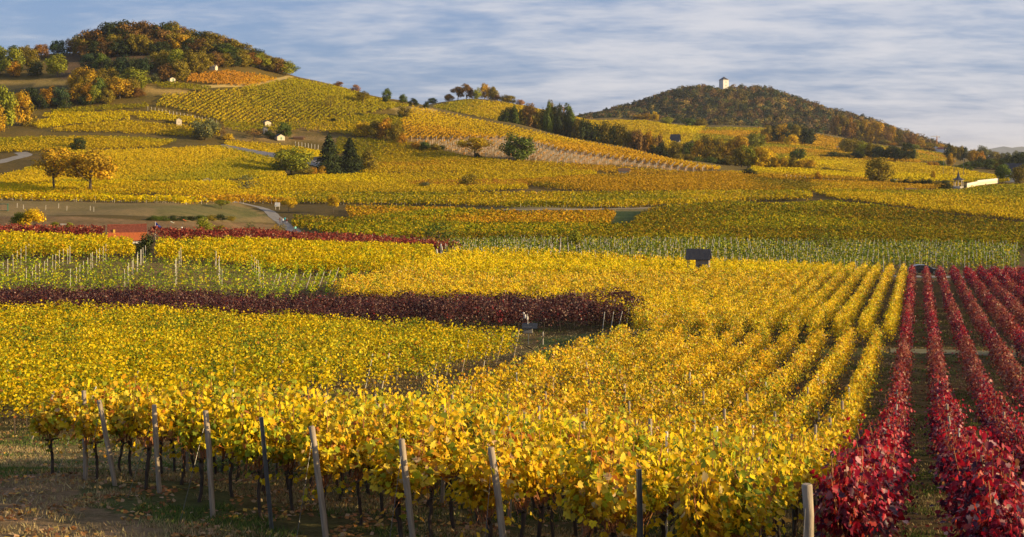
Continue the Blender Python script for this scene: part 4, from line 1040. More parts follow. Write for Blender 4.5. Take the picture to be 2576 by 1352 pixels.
belt([(2400, 416, 428), (2440, 414, 432)], 3, 16, 20, ['gr', 'dk'], None, 'b')
its.append((2382, 2394, 360, 384, 'c', 'dk', 1300)); its.append((2378, 2391, 376, 397, 'c', 'dk', 1200)); its.append((2541, 2560, 395, 432, 'c', 'dk', 880))
its.append((2550, 2580, 424, 462, 'r', 'ol'))
wood('near the far right houses', 'trees near the far right houses', its)
its = []
belt([(2240, 452, 470), (2320, 452, 474), (2385, 456, 476)], 8, 16, 28, ['dk', 'ol', 'gr', 'dk'], None, 'b')
wood('in the hedge left of the pavilion', 'bushes of the pavilion hedge', its)
its = []
for i in range(7): its.append((720+i*22, 748+i*22, 540+i*1.5-random.uniform(0, 3), 553+i*2, 'b', 'dk' if i % 2 else 'ol'))
its = [(a, b, v0+12, v1+12, k, c) for a, b, v0, v1, k, c in its if a < 700]
its2 = []
for i in range(9): its2.append((370+i*24, 402+i*24, 541+random.uniform(-2, 2), 555, 'b', random.choice(['ol', 'dk', 'gr'])))
wood('of the low meadow hedge', 'bushes of the field hedge', its2)

# the castle wood: a far mass of crowns
rg = np.random.default_rng(55)
cand_u = rg.uniform(1455, 2420, 9000); cand_y = rg.uniform(1560, 2190, 9000)
cx = (cand_u-1288)/F*cand_y
lim = np.interp(cand_u, [1455, 1480, 2300, 2420], [1700, 1600, 1600, 1700])
sel = cand_y > lim
cx, cy = cx[sel], cand_y[sel]
order = np.argsort(rg.random(len(cx))); keep = []; cell = {}
for i in order:
    kx, ky = int(cx[i]//10.5), int(cy[i]//10.5)
    if (kx, ky) in cell: continue
    cell[(kx, ky)] = 1; keep.append(i)
cx, cy = cx[keep], cy[keep]; print('castle wood crowns', len(cx))
n = 150
proto = [crown_cloud(np.random.default_rng(900+i), n, 'r')[:2] for i in range(6)]
Ps, Ls, Ns, Cs = [], [], [], []
zc_ = Z(cx, cy)
pals = np.array([TC[k][1] for k in ('dk', 'ol', 'ru', 'br', 'gr', 'go', 'te')])
for i in range(len(cx)):
    P, nv = proto[i % 6]
    w_ = rg.uniform(10, 19); h_ = rg.uniform(9, 16)
    if abs(cx[i]-331) < 26 and 1960 < cy[i] < 2050: h_ = 5
    u_ = 1288 + F*cx[i]/cy[i]
    rt = np.clip((u_-1750)/450, 0, 1)  # the hill's shaded left and sunlit right are put into the crown colours
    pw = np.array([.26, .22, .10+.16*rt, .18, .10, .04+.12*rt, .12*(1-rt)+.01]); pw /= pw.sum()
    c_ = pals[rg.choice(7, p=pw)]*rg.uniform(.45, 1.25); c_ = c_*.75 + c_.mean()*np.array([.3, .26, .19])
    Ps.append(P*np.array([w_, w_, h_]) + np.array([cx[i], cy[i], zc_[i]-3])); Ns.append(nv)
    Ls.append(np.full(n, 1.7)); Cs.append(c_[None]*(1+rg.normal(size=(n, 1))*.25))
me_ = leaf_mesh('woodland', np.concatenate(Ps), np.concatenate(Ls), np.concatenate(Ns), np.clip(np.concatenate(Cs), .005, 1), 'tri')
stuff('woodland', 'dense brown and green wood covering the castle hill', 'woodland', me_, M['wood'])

# far hills on the plain at the right
mb = MB()
for (dist, pts) in ((14000, [(2380, 396), (2450, 384), (2500, 373), (2545, 370), (2576, 372), (2640, 380), (2760, 392)]), (11000, [(2200, 396), (2330, 391), (2440, 388), (2520, 389), (2600, 384), (2800, 396)])):
    vs, fs = [], []
    uu = np.arange(pts[0][0], pts[-1][0], 12); vv = np.interp(uu, [p[0] for p in pts], [p[1] for p in pts])
    for i, (u, v) in enumerate(zip(uu, vv)):
        top = zv(dist, v) + CZ + 12*math.sin(i*1.7)
        for k_, f_ in ((-2200, -10), (-900, .55), (0, 1), (900, .6), (2400, -10)):
            yy = dist + k_; zz_ = CZ-30 if f_ < 0 else (CZ-30) + (top-CZ+30)*f_
            vs.append(((u-1288)/F*dist, yy, zz_))
    m_ = 5; fs = [(i*m_+k, (i+1)*m_+k, (i+1)*m_+k+1, i*m_+k+1) for i in range(len(uu)-1) for k in range(m_-1)]
    mb.add(vs, fs)
o = mb.build('distant_hills', mat('distant_forest', (.07, .08, .05), 1, .2, .002), smooth=True); tag(o, kind='structure')
# ---------------------------------------------------------------- posts
PB, PL, PM = [], None, None
def post_mesh(name, r, h, mt, seed, metal=False):
    rg = np.random.default_rng(seed); mb = MB()
    if metal:
        mb.box((0, 0, h/2-.1), (.055, .012, h+.2)); mb.box((-.0245, -.0215, h/2-.1), (.006, .031, h+.2)); mb.box((.0245, -.0215, h/2-.1), (.006, .031, h+.2))
    else:
        n = 7; pts = [(rg.normal()*.006, rg.normal()*.006, -.25+(h+.25)*i/(n-1)) for i in range(n)]
        pts.append((pts[-1][0], pts[-1][1], h+r*.35))
        mb.tube(pts, [r*rg.uniform(.93, 1.05) for _ in range(n)] + [r*.78], 10)
    me_ = mb.mesh(name, smooth=not metal); me_.materials.append(M[mt])
    if not metal: me_.set_sharp_from_angle(angle=R(50))
    return me_
PW = [post_mesh('wooden_post', .05, 2.0, 'post', 500+i) for i in range(4)]
PP = [post_mesh('pale_post', .035, 2.0, 'palepost', 510+i) for i in range(2)]
PMm = post_mesh('metal_post', .03, 2.0, 'metal', 520, True)
def put_post(x, y, h, me_, label, group, lx=0.0, ly=0.0, r=1.0, name='vineyard_post'):
    o_ = bpy.data.objects.new(name, me_); COL.objects.link(o_)
    o_.location = (x, y, Z1(x, y))
    o_.rotation_euler = (-math.atan2(ly, h), math.atan2(lx, h), random.random()*.6 if 'metal' in me_.name else random.random()*.01)
    o_.scale = (r, r, h/2.0)
    return tag(o_, label, 'post', group)
FRONT = [(215, 212, 220, 28, 0, 'upright round wooden post, leftmost at the near edge of the yellow rows'),
 (290, 250, 220, 27, 0, 'wooden post tilting to the left, second from the left at the near edge'),
 (402, 388, 236, 26, 0, 'wooden post third from the left at the near edge, beside a twisted vine trunk'),
 (537, 518, 266, 23.4, 0, 'wooden post fourth from the left at the near edge, with a vertical crack'),
 (684, 657, 318, 22.5, 1, 'ribbed steel post, left one of the two at the near edge'),
 (822, 785, 322, 21.5, 0, 'tilted wooden post just right of the left steel post'),
 (1046, 1010, 352, 20.3, 0, 'wooden post with a peeled top left of the bright central post'),
 (1280, 1235, 375, 19, 0, 'bright leaning wooden post at the centre of the near edge'),
 (1614, 1605, 385, 17.5, 1, 'dark ribbed steel post, right one of the two at the near edge'),
 (2040, 2030, 390, 15.5, 2, 'thick square topped grey post with a paper tag beside the crimson vines')]
for i, (ub, ut, hp, y, k, lb) in enumerate(FRONT):
    x = (ub-1288)/F*y; h = CZ - ({212: 985, 250: 1005, 388: 1020, 518: 1035, 657: 1047, 785: 1072, 1010: 1105, 1235: 1125, 1605: 1180, 2030: 1220}[ut]-HOR)*y/F - Z1(x, y)
    print('post', ub, round(h, 2))
    o_ = put_post(x, y, h, PMm if k == 1 else PW[i % 4], lb, 'posts at the near ends of the rows', (ut-ub)/F*y, -.02, {0: 1.0, 1: 1.25, 2: 1.25}[k])
    mb = MB()
    if k != 1:
        # guy wire from the post head down to its anchor in front of the row
        sx = o_.scale; mb.tube([(-.03, -.05/sx[1], 1.75), (-.42/sx[0], -.95/sx[1], -.02)], .0035, 4)
        mb.build('guy_wire', M['wire'], o_)
    if k == 2:
        mb = MB(); mb.box((-.012, -.0525, 1.15), (.042, .002, .13)); t_ = mb.build('paper_tag', mat('paper', (.72, .72, .74), .7, .04, 30), o_)
        mb = MB()
        for q_ in range(4): mb.box((-.012, -.0537, 1.19-q_*.022), (.026-.006*(q_ % 2), .0008, .004))
        mb.build('print', mat('ink', (.25, .2, .25), .8, .1, 30), t_)
# trellis wires of the front rows, and the inner posts of every near row
for k in list(range(-10, 0)) + list(range(0, 6)):
    y0_ = max(y_front(k), 9.0)+.1; rowname = ('%s yellow row left of the crimson vines' % ORD[-k-1]) if k < 0 else ('%s red row from the left' % ORD[k])
    j = 0; yy = y0_ + 5.6
    while yy < 62:
        x = rowx(k, yy); u_, v_ = PX(x, yy, Z1(x, yy)+1.9)
        if 0 < u_ < 2576 and v_ < 1352:
            kind = random.random()
            put_post(x, yy, random.uniform(1.98, 2.22), PW[j % 4] if kind < .62 else (PMm if kind < .8 else PP[0]),
                     '%s inner post from the near end, %s' % (ordn(j), rowname), 'inner posts of the near rows', random.gauss(0, .04), random.gauss(0, .04), random.uniform(.7, .95))
            j += 1
        yy += 6.0
    if k > -11 and k < 1:
        mb = MB()
        for h_ in (.72, 1.12, 1.45, 1.80):
            ys_ = np.arange(y0_, min(y0_+40, 60), 3.0); pts = [(rowx(k, q_), q_, Z1(rowx(k, q_), q_)+h_) for q_ in ys_]
            mb.tube(pts, .0028, 3, cap=False)
        tag(mb.build('trellis_wire', M['wire']), 'set of thin steel wires along the %s' % rowname, 'wire', 'trellis wires of the near rows')
# leaning end posts on the track side of the left block
for i, (ub, vb, ut, vt) in enumerate([(0, 1022, 22, 968), (80, 1105, 145, 975), (192, 1092, 246, 968), (315, 1044, 350, 972), (455, 1030, 482, 965), (575, 1015, 592, 952), (690, 1006, 712, 948), (800, 998, 822, 940), (917, 985, 938, 929), (960, 980, 980, 927), (995, 968, 1008, 914), (1046, 955, 1060, 904), (1089, 952, 1110, 900), (1121, 948, 1140, 896), (1161, 938, 1180, 886), (1215, 930, 1231, 876), (1246, 922, 1267, 870), (1290, 908, 1306, 860)]):
    x, y = G(ub, vb); h = 2.0
    put_post(x, y, h, PP[1] if i in (2, 8, 9, 12, 15) else PW[i % 4], '%s leaning end post from the left along the turf track' % ORD[i], 'leaning end posts of the left yellow block', min((ut-ub)*y/F, 1.1), 0, .85)
for i, (ub, vb, ut, vt) in enumerate([(1515, 842, 1521, 795), (1535, 840, 1544, 793), (1553, 838, 1566, 783), (1575, 830, 1582, 780)]):
    x, y = G(ub, vb); put_post(x, y, 1.8, PP[0], '%s pale end post from the left where the maroon rows stop' % ORD[i], 'end posts of the maroon rows', (ut-ub)*y/F, 0, .8)
x, y = G(1366, 868); put_post(x, y, .95, PP[0], 'short white stake standing in the grass right of the weather station', 'stakes', 0, 0, .9, name='stake')
# posts of the sparse green vines: seven diagonal lines, and leaning ends
LINES = [((8, 706), (84, 650), 8), ((68, 722), (176, 662), 12), ((181, 722), (273, 652), 12), ((316, 722), (365, 660), 11), ((440, 722), (455, 664), 10), ((557, 726), (541, 664), 9), ((662, 727), (630, 668), 9)]
for li, (a_, b_, n_) in enumerate(LINES):
    xa, ya = G(*a_); xb, yb = G(*b_)
    for j in range(n_):
        t = j/(n_-1); x = xa+(xb-xa)*t + random.gauss(0, .08); y = ya+(yb-ya)*t
        put_post(x, y, random.uniform(1.95, 2.2), PP[j % 2], '%s pale post from the near end of the %s post line in the green vines' % (ORD[j], ORD[li]), 'pale posts of the sparse green vines', random.gauss(0, .03), 0, .95)
for i, (u, v) in enumerate([(684, 727), (694, 726), (712, 726), (732, 727), (752, 725), (770, 726), (786, 725), (803, 721), (820, 717), (840, 708), (857, 703), (871, 699), (886, 696), (902, 694), (916, 690), (932, 682)]):
    x, y = G(u, v); put_post(x, y, 1.85, PP[i % 2], '%s slanting end post from the left beside the sparse green vines' % ORD[i], 'slanting end posts of the sparse green vines', 13/F*y, 0, 1.15)
def postline(a_, b_, n_, h, r, label, group, mt=PP):
    for j in range(n_):
        t = j/(n_-1); x, y = G(a_[0]+(b_[0]-a_[0])*t, a_[1]+(b_[1]-a_[1])*t)
        put_post(x, y, h, mt[j % 2], label % ORD[j], group, random.gauss(0, .05), 0, r)
postline((372, 279), (545, 313), 20, 2.4, 3.2, '%s white post from the left in the line under the curved terraces', 'white posts under the curved terraces')
postline((743, 368), (800, 376), 8, 2.4, 4.0, '%s white vine guard from the left in the row left of the spruces', 'white vine guards left of the spruces')
postline((1978, 452), (2120, 466), 13, 2.4, 3.2, '%s white post from the left in the line across the right hand fields', 'white posts across the right hand fields')
for i, (u, v) in enumerate([(43, 523), (59, 527), (115, 528), (147, 524), (168, 530), (227, 530), (236, 533)]):
    x, y = G(u, v); put_post(x, y, 1.2, PP[i % 2], '%s thin planting stake from the left on the dry meadow' % ORD[i], 'planting stakes on the meadow', random.gauss(0, .06), 0, 1.5, name='stake')

# ---------------------------------------------------------------- buildings
def cm(name, col, **k): return mat(name, col, **k)
M['slate'] = cm('dark_roof_tile', (.045, .045, .052), rough=.7, var=.35, scale=8)
M['tile_old'] = cm('weathered_tile', (.20, .055, .03), rough=.85, var=.45, scale=5, stretch=(1, 1, 1))
M['tile_new'] = cm('orange_tile', (.48, .13, .035), rough=.8, var=.18, scale=6)
M['white'] = cm('white_render', (.66, .62, .55), rough=.9, var=.06, scale=2)
M['cream'] = cm('cream_render', (.62, .52, .36), rough=.9, var=.12, scale=2)
M['board'] = cm('grey_boards', (.24, .20, .15), rough=.9, var=.3, scale=8, stretch=(6, 6, .5))
M['brownboard'] = cm('brown_boards', (.16, .085, .04), rough=.85, var=.3, scale=8, stretch=(6, 6, .5))
M['greenpaint'] = cm('green_paint', (.10, .25, .13), rough=.6, var=.1)
M['darkglass'] = cm('window_glass', (.02, .025, .03), rough=.15, var=.1, spec=.8)
M['stone'] = cm('pale_stone', (.50, .45, .36), rough=.95, var=.25, scale=3, bump=.5)
def hut(name, label, x, y, w_, d_, hw, hr, ridge='x', rz=0.0, wall='board', roof='slate', door=None, windows=(), over=.25, cat='hut', group=None, zb=None, ribs=0, roofoff=(0, 0), sidewall=None):
    z = Z1(x, y) if zb is None else zb
    e = empty(name, (x, y, z), rz, label, cat, group)
    mb = MB(); a_ = d_/2 if ridge == 'x' else w_/2; l_ = w_/2 if ridge == 'x' else d_/2
    mb.prism([(-a_, -.4), (a_, -.4), (a_, hw), (0, hw+hr*a_/(a_+over)), (-a_, hw)], -l_, l_, 'x' if ridge == 'x' else 'y')
    mb.build('wall', M[wall], e)
    th = .09
    for s_ in (-1, 1):
        mb = MB(); lo_ = l_+over; ao = a_+over
        # one roof slab per slope, a little above the wall head
        p0 = (0+s_*.0, hw+hr+.03); p1 = (s_*ao, hw+.03)
        prof = [p0, p1, (p1[0], p1[1]+th), (p0[0], p0[1]+th)]
        if ridge == 'x':
            mb.prism([(p[0]+roofoff[1], p[1]) for p in prof], -lo_+roofoff[0], lo_+roofoff[0]*0, 'x')
        else: mb.prism([(p[0]+roofoff[0], p[1]) for p in prof], -lo_, lo_, 'y')
        if ribs:
            n_ = ribs; sl = math.hypot(ao, hr); ang = math.atan2(hr, ao)
            for i in range(n_):
                xx = -lo_+roofoff[0] + (2*lo_-roofoff[0])*(i+.5)/n_
                if ridge == 'x': mb.tube([(xx, p0[0]+roofoff[1], p0[1]+th+.005), (xx, p1[0]+roofoff[1], p1[1]+th+.005)], (2*lo_)/n_*.27, 6)
                else: mb.tube([(p0[0]+roofoff[0], xx, p0[1]+th+.005), (p1[0]+roofoff[0], xx, p1[1]+th+.005)], (2*lo_)/n_*.27, 6)
        mb.build('roof_slope', M[roof], e)
    def facade(cx_, cz_, ww, hh_, side, mt_, nm, t=.06):
        mb = MB()
        if side == 'f': mb.box((cx_, -d_/2-t/2+.01, cz_), (ww, t, hh_))
        else: mb.box((w_/2+t/2-.01, cx_, cz_), (t, ww, hh_))
        return mb.build(nm, mt_, e)
    if door:
        dd_ = facade(door[1], door[3]/2, door[2], door[3], door[0], M[door[4] if len(door) > 4 else 'brownboard'], 'door')
    for wd_ in windows:
        f_ = facade(wd_[1], wd_[2], wd_[3], wd_[4], wd_[0], M[wd_[5] if len(wd_) > 5 else 'white'], 'window', .08)
        mb = MB()
        if wd_[0] == 'f': mb.box((wd_[1], -d_/2-.076, wd_[2]), (wd_[3]*.78, .014, wd_[4]*.78))
        else: mb.box((w_/2+.076, wd_[1], wd_[2]), (.014, wd_[3]*.78, wd_[4]*.78))
        mb.build('pane', M['darkglass'], f_)
    return e
def px2m(p, y): return p*y/F
# red tiled hut
y = 203.0; x = (319.5-1288)/F*y; zr = CZ - (567-HOR)*y/F; gz = Z1(x, y-2)
e = empty('tiled_hut', (x, y, gz), R(17.5), 'hut with a long two-tone red tile roof among the yellow vines', 'hut')
hr = 2.25; ze = zr-gz-hr; L_ = 2.95; A_ = 2.1
mb = MB(); mb.prism([(-A_+.3, -.5), (A_-.3, -.5), (A_-.3, ze+.2), (0, ze+hr-.12), (-A_+.3, ze+.2)], -L_+.25, L_-.25, 'x'); mb.build('wall', M['white'], e)
def tiles(y0_, z0_, y1_, z1_, mt_, nm, n_=46):
    mb = MB(); mb.prism([(y0_, z0_), (y1_, z1_), (y1_, z1_+.07), (y0_, z0_+.07)], -L_, L_, 'x')
    for i in range(n_):
        xx = -L_ + 2*L_*(i+.5)/n_
        mb.tube([(xx, y0_, z0_+.075+.015*math.sin(i*1.3)), (xx, (y0_+y1_)/2, (z0_+z1_)/2+.075), (xx, y1_, z1_+.075)], .036, 5)
    return mb.build(nm, M[mt_], e)
ym, zm = -A_*.50, ze+hr*.50
tiles(0, ze+hr, ym, zm, 'tile_old', 'upper_roof'); tiles(ym-.01, zm-.03, -A_-.05, ze-.02, 'tile_new', 'lower_roof')
tiles(.01, ze+hr, A_, ze, 'tile_old', 'back_roof', 20)
mb = MB(); mb.tube([(-L_, 0, ze+hr+.1), (0, 0, ze+hr+.06), (L_, 0, ze+hr+.12)], .09, 7); mb.build('ridge_tiles', M['tile_old'], e)
mb = MB(); mb.box((-1.92, ym+.15, zm+.15), (.30, .34, .75)); mb.box((-1.92, ym+.1, zm-.08), (.5, .5, .1)); mb.build('chimney', cm('ochre_chimney', (.60, .36, .06), rough=.8, var=.1), e)
# slate roofed shed in the golden block
y = 178.5; x = (1768-1288)/F*y
zr = CZ - (629-HOR)*y/F; gz = Z1(x, y); H_ = zr - gz
e = hut('vine_shed', 'dark tile roofed shed standing in the golden vine block', x, y, 1.75, 1.9, H_-1.35, 1.35, 'x', R(-14), 'board', 'slate', over=.22, roofoff=(-1.15, 0), ribs=20,
        door=('s', 0, .8, 1.8, 'cream'), windows=(('f', -.3, H_-2.0, .35, .4, 'board'),))
mb = MB(); mb.box((-1.95, -.75, (H_-1.35)/2), (.09, .09, H_-1.35)); mb.box((-1.95, .75, (H_-1.35)/2), (.09, .09, H_-1.35)); mb.build('porch_post', M['board'], e)
mb = MB(); mb.prism([(-.93, H_-1.36), (.93, H_-1.36), (0, H_-.14)], .88, .93, 'x'); mb.build('gable_boards', M['brownboard'], e)
def H(name, label, u, vb, wp, hp, rp, ridge, rz, wall, roof, **k):
    x, y = G(u, vb) if 'y' not in k else AT(u, k.pop('y'))
    m_ = y/F
    return hut(name, label, x, y, wp*m_, k.pop('dp', wp*.8)*m_, hp*m_, rp*m_, ridge, rz, wall, roof, over=k.pop('over', .3), **k)
H('garden_hut', 'tiny gabled hut alone in the bright yellow vines at left', 520, 464, 24, 9, 6, 'y', R(10), 'cream', 'board', door=('f', .3, .8, 1.6), dp=24)
H('watch_hut', 'narrow wooden hut among the curved terraces', 450, 315, 13, 13, 5, 'y', R(18), 'cream', 'board', windows=(('f', 0, 1.6, .5, .5),), dp=13)
H('garden_hut', 'garden hut with a dark roof and a bright white front wall', 671, 317, 16, 9, 5, 'y', R(30), 'cream', 'slate', door=('f', .2, .8, 1.7, 'cream'), dp=20, over=.6)
H('garden_privy', 'narrow beige privy on the grass below the white fronted garden hut', 667, 336, 10, 12, 4, 'y', R(28), 'cream', 'board', door=('f', 0, .7, 1.6), dp=11)
H('garden_hut', 'small hut with a green door beside a leaning green tree', 703, 352, 20, 8, 6, 'y', R(32), 'cream', 'slate', door=('f', .1, .9, 1.3, 'greenpaint'), dp=22)
H('low_shelter', 'low dark earth shelter right of the green door hut', 752, 350, 26, 3, 3, 'x', 0, 'brownboard', 'brownboard', dp=14)
H('hill_hut', 'white hut with a pale roof just under the hilltop wood', 537, 176, 17, 7, 5, 'x', R(-14), 'cream', 'board', windows=(('f', -.9, 1.1, .7, .9), ('f', .9, 1.1, .7, .9)), dp=13, zb=None)
H('hill_hut', 'white fronted hut with a dark roof below the slim orange tree', 431, 206, 14, 7, 4, 'y', R(34), 'cream', 'slate', door=('f', .3, .8, 1.8, 'greenpaint'), dp=20)
H('field_hut', 'small hut with a brown roof beside the orange brown vine block', 1571, 440, 27, 9, 7, 'x', R(-12), 'cream', 'brownboard', door=('s', 0, .9, 1.5), dp=20)
H('a_frame_house', 'steep dark A-frame cabin on the far slope', 1699, 357, 21, 2.5, 19, 'x', R(-18), 'white', 'slate', windows=(('s', 0, 1.2, 1.2, 1.0),), dp=16, y=1130, over=.8)
H('tree_hut', 'dark hut half hidden behind the left spruce', 805, 424, 28, 9, 8, 'x', R(-6), 'board', 'slate', windows=(('f', -1.5, 1.2, .8, .8),), dp=18, y=640)
H('low_shelter', 'dark brown low shed at the right in front of the pavilion hedge', 2291, 483, 24, 4, 5, 'x', R(-5), 'brownboard', 'brownboard', dp=15)
H('garden_hut', 'tiny hut on the knoll of the far slope, left one', 1817, 339, 8, 3, 2.5, 'x', R(-20), 'white', 'tile_old', dp=7, y=1250)
H('garden_hut', 'tiny white hut beside the far track, left of a pair', 2108, 366, 7, 4, 2.5, 'x', R(-20), 'white', 'board', dp=7, y=1170)
H('garden_hut', 'tiny white hut beside the far track, right of a pair', 2126, 367, 9, 4, 2.5, 'x', R(-10), 'white', 'slate', dp=7, y=1170)
H('garden_hut', 'tiny red roofed hut beside the dark copse', 1931, 360, 10, 3.5, 3, 'x', R(-14), 'white', 'tile_new', dp=8, y=1180)
H('low_shelter', 'low dark roof right of the A-frame cabin', 1749, 357, 9, 2, 2, 'x', 0, 'brownboard', 'slate', dp=7, y=1120)
# castle keep
x, y = AT(1821, 2045); gz = Z1(x, y)
ht = CZ - (201.8-HOR)*y/F - gz
e = empty('castle_keep', (x, y, gz), R(28), 'white square castle keep with a dark pyramid roof on the wooded hill', 'tower')
mb = MB(); mb.prism([(-5.3, -3), (5.3, -3), (5.3, ht), (-5.3, ht)], -5.3, 5.3, 'x'); mb.build('wall', M['white'], e)
mb = MB(); mb.box((0, 0, ht-.2), (11.3, 11.3, .9)); mb.build('cornice', M['stone'], e)
mb = MB(); s_ = 5.4; mb.add([(-s_, -s_, ht+.27), (s_, -s_, ht+.27), (s_, s_, ht+.27), (-s_, s_, ht+.27), (0, 0, ht+5.2)], [(0, 3, 2, 1), (0, 1, 4), (1, 2, 4), (2, 3, 4), (3, 0, 4)]); mb.build('roof', M['slate'], e)
for q_ in (0, 1):
    for zz_ in (ht-3.5, ht-9):
        mb = MB()
        if q_: mb.box((0, -5.32, zz_), (1.0, .1, 2.0))
        else: mb.box((5.32, 0, zz_), (.1, 1.0, 2.0))
        mb.build('window', M['darkglass'], e)
H('castle_hall', 'low castle building with a dark blue roof left of the keep', 1786, 232, 15, 8, 4, 'x', R(8), 'white', 'slate', y=2050, dp=9, over=.6, windows=(('f', -2, 3, 1, 1.5), ('f', 2, 3, 1, 1.5)))
# far right: white villa, crane, big house, wall, pavilion
H('villa', 'sunlit white villa on the wooded slope at the right', 2372, 376, 20, 9, 4, 'y', R(40), 'white', 'tile_old', y=1430, dp=24, windows=(('f', -1.8, 2.6, 1.3, 1.4), ('f', 1.8, 2.6, 1.3, 1.4), ('s', -2, 2.6, 1.3, 1.4)), cat='house')
H('villa', 'grey fronted gabled house left of the sunlit villa', 2354, 376, 15, 9, 5, 'y', R(-10), 'white', 'slate', y=1440, dp=15, windows=(('f', -1.6, 2.6, 1.2, 1.3), ('f', 1.6, 2.6, 1.2, 1.3)), cat='house')
x, y = AT(2357, 1800); gz = Z1(x, y); e = empty('tower_crane', (x, y, gz), 0, 'orange tower crane rising behind the white villa', 'crane')
top = CZ - (344-HOR)*y/F - gz
mb = MB(); mb.box((0, 0, top/2), (1.0, 1.0, top)); mb.build('mast', cm('crane_orange', (.55, .22, .06), rough=.6, var=.1), e)
mb = MB(); mb.tube([(-9, 0, top), (3.5, 0, top)], .45, 4); mb.tube([(0, 0, top+2.5), (-6, 0, top+.2)], .12, 4); mb.tube([(0, 0, top), (0, 0, top+2.5)], .3, 4); mb.build('jib', M['white'], e)
mb = MB(); mb.box((3.2, 0, top-.7), (1.4, 1, 1.2)); mb.build('counterweight', M['stone'], e)
H('house', 'big white house with a steep dark roof at the right edge', 2549, 446, 36, 12, 22, 'x', R(-24), 'white', 'slate', y=790, dp=30, over=.7, windows=(('f', -2.0, 2.0, .9, 1.3), ('f', 0, 2.0, .9, 1.3), ('f', 2.0, 2.0, .9, 1.3)), cat='house')
H('garage', 'white garage wall under the big house', 2541, 461, 22, 13, 2, 'x', R(-12), 'white', 'slate', y=660, dp=14, cat='garage')
H('caravan', 'white roofed camper van half hidden in the hedge', 2252, 460, 15, 6, 1.5, 'x', R(-8), 'white', 'white', dp=9, windows=(('f', 0, .8, .8, .4),), cat='van')
x0, y0_ = AT(2432, 606); x1, y1_ = AT(2458, 618); x2, y2_ = AT(2511, 640)
def wallseg(name, label, pa, pb, ztop_a, ztop_b, h, mt_, cap=True):
    (xa, ya), (xb, yb) = pa, pb
    L2 = math.hypot(xb-xa, yb-ya); e = empty(name, (xa, ya, 0), math.atan2(yb-ya, xb-xa), label, 'wall')
    mb = MB(); vs = []
    for t, zt in ((0, ztop_a), (L2, ztop_b)):
        vs += [(t, -.12, zt-h-1.2), (t, .12, zt-h-1.2), (t, .12, zt-.0), (t, -.12, zt-.0)]
    mb.add(vs, [(0, 1, 2, 3), (7, 6, 5, 4), (0, 4, 5, 1), (1, 5, 6, 2), (2, 6, 7, 3), (3, 7, 4, 0)]); mb.build('base_wall', M['cream'], e)
    mb = MB(); n_ = int(L2/.62)
    for i in range(n_):
        t = L2*(i+.5)/n_; zt = ztop_a+(ztop_b-ztop_a)*t/L2; mb.box((t, -.14, zt-h/2+.1), (.56, .05, h)); mb.box((t, -.14, zt+.12+.05), (.62, .1, .06))
    mb.build('fence_panels', M['white'], e)
    return e
zf = lambda v, y: CZ - (v-HOR)*y/F
wallseg('garden_wall', 'lower section of the long white garden wall right of the pavilion', (x0, y0_), (x1, y1_), zf(462.5, y0_), zf(457.5, y1_), 1.05, 'white')
wallseg('garden_wall', 'upper section of the long white garden wall leading to the round tree', (x1+.05, y1_), (x2, y2_), zf(455, y1_), zf(449.5, y2_), 1.05, 'white')
# pavilion: five posts, flared spire roof
x, y = AT(2411, 600); gz = zf(469, y)
e = empty('pavilion', (x, y, gz), 0, 'open garden pavilion with a tall pointed flared roof', 'pavilion')
mb = MB(); mb.tube([(0, 0, -1.5), (0, 0, 0)], 2.3, 8); mb.build('base', M['stone'], e)
for q_ in range(8):
    a_ = 6.2832*(q_+.5)/8; mb = MB(); mb.tube([(1.95*math.cos(a_), 1.95*math.sin(a_), 0), (1.95*math.cos(a_), 1.95*math.sin(a_), 2.7)], .12, 6); mb.build('column', M['cream'], e)
mb = MB()
for q_ in range(8):
    a_ = 6.2832*q_/8; mb.box((2.0*math.cos(a_)*.95, 2.0*math.sin(a_)*.95, 2.85), (.12, 1.62, .42), rz=a_)
mb.build('cornice', M['cream'], e)
mb = MB(); prof = [(2.95, 3.02), (2.0, 3.45), (1.1, 3.75), (.75, 4.3), (.4, 5.5), (.07, 6.9)]; vs = []; n_ = 8
for r_, z_ in prof: vs += [(r_*math.cos(6.2832*(q_+.5)/n_), r_*math.sin(6.2832*(q_+.5)/n_), z_) for q_ in range(n_)]
fs = [(i*n_+k, i*n_+(k+1) % n_, (i+1)*n_+(k+1) % n_, (i+1)*n_+k) for i in range(len(prof)-1) for k in range(n_)] + [tuple(range(n_-1, -1, -1))]
mb.add(vs, fs); mb.build('roof', M['slate'], e)
mb = MB(); mb.tube([(0, 0, 6.8), (0, 0, 7.7)], .05, 5); mb.build('finial', M['metal'], e)
for i, (u, vb, vt) in enumerate([(2373, 424, 403), (2400, 424, 401), (2424, 428, 400)]):
    x, y = AT(u, 720); h = (vb-vt)*y/F; z0_ = zf(vb, y)
    e = empty('street_lamp', (x, y, z0_), 0, ['left', 'middle', 'right'][i] + ' street lamp of the three behind the pavilion vines', 'street lamp', 'street lamps behind the pavilion')
    mb = MB(); mb.tube([(0, 0, -3), (0, 0, h)], [.11, .07], 6); mb.build('pole', M['metal'], e)
    mb = MB(); mb.box((.35, 0, h+.03), (.9, .22, .14)); mb.build('lamp_head', M['white'], e)
for i, (u, v, y) in enumerate([(2560, 459, 640), (2571, 458, 650)]): pass

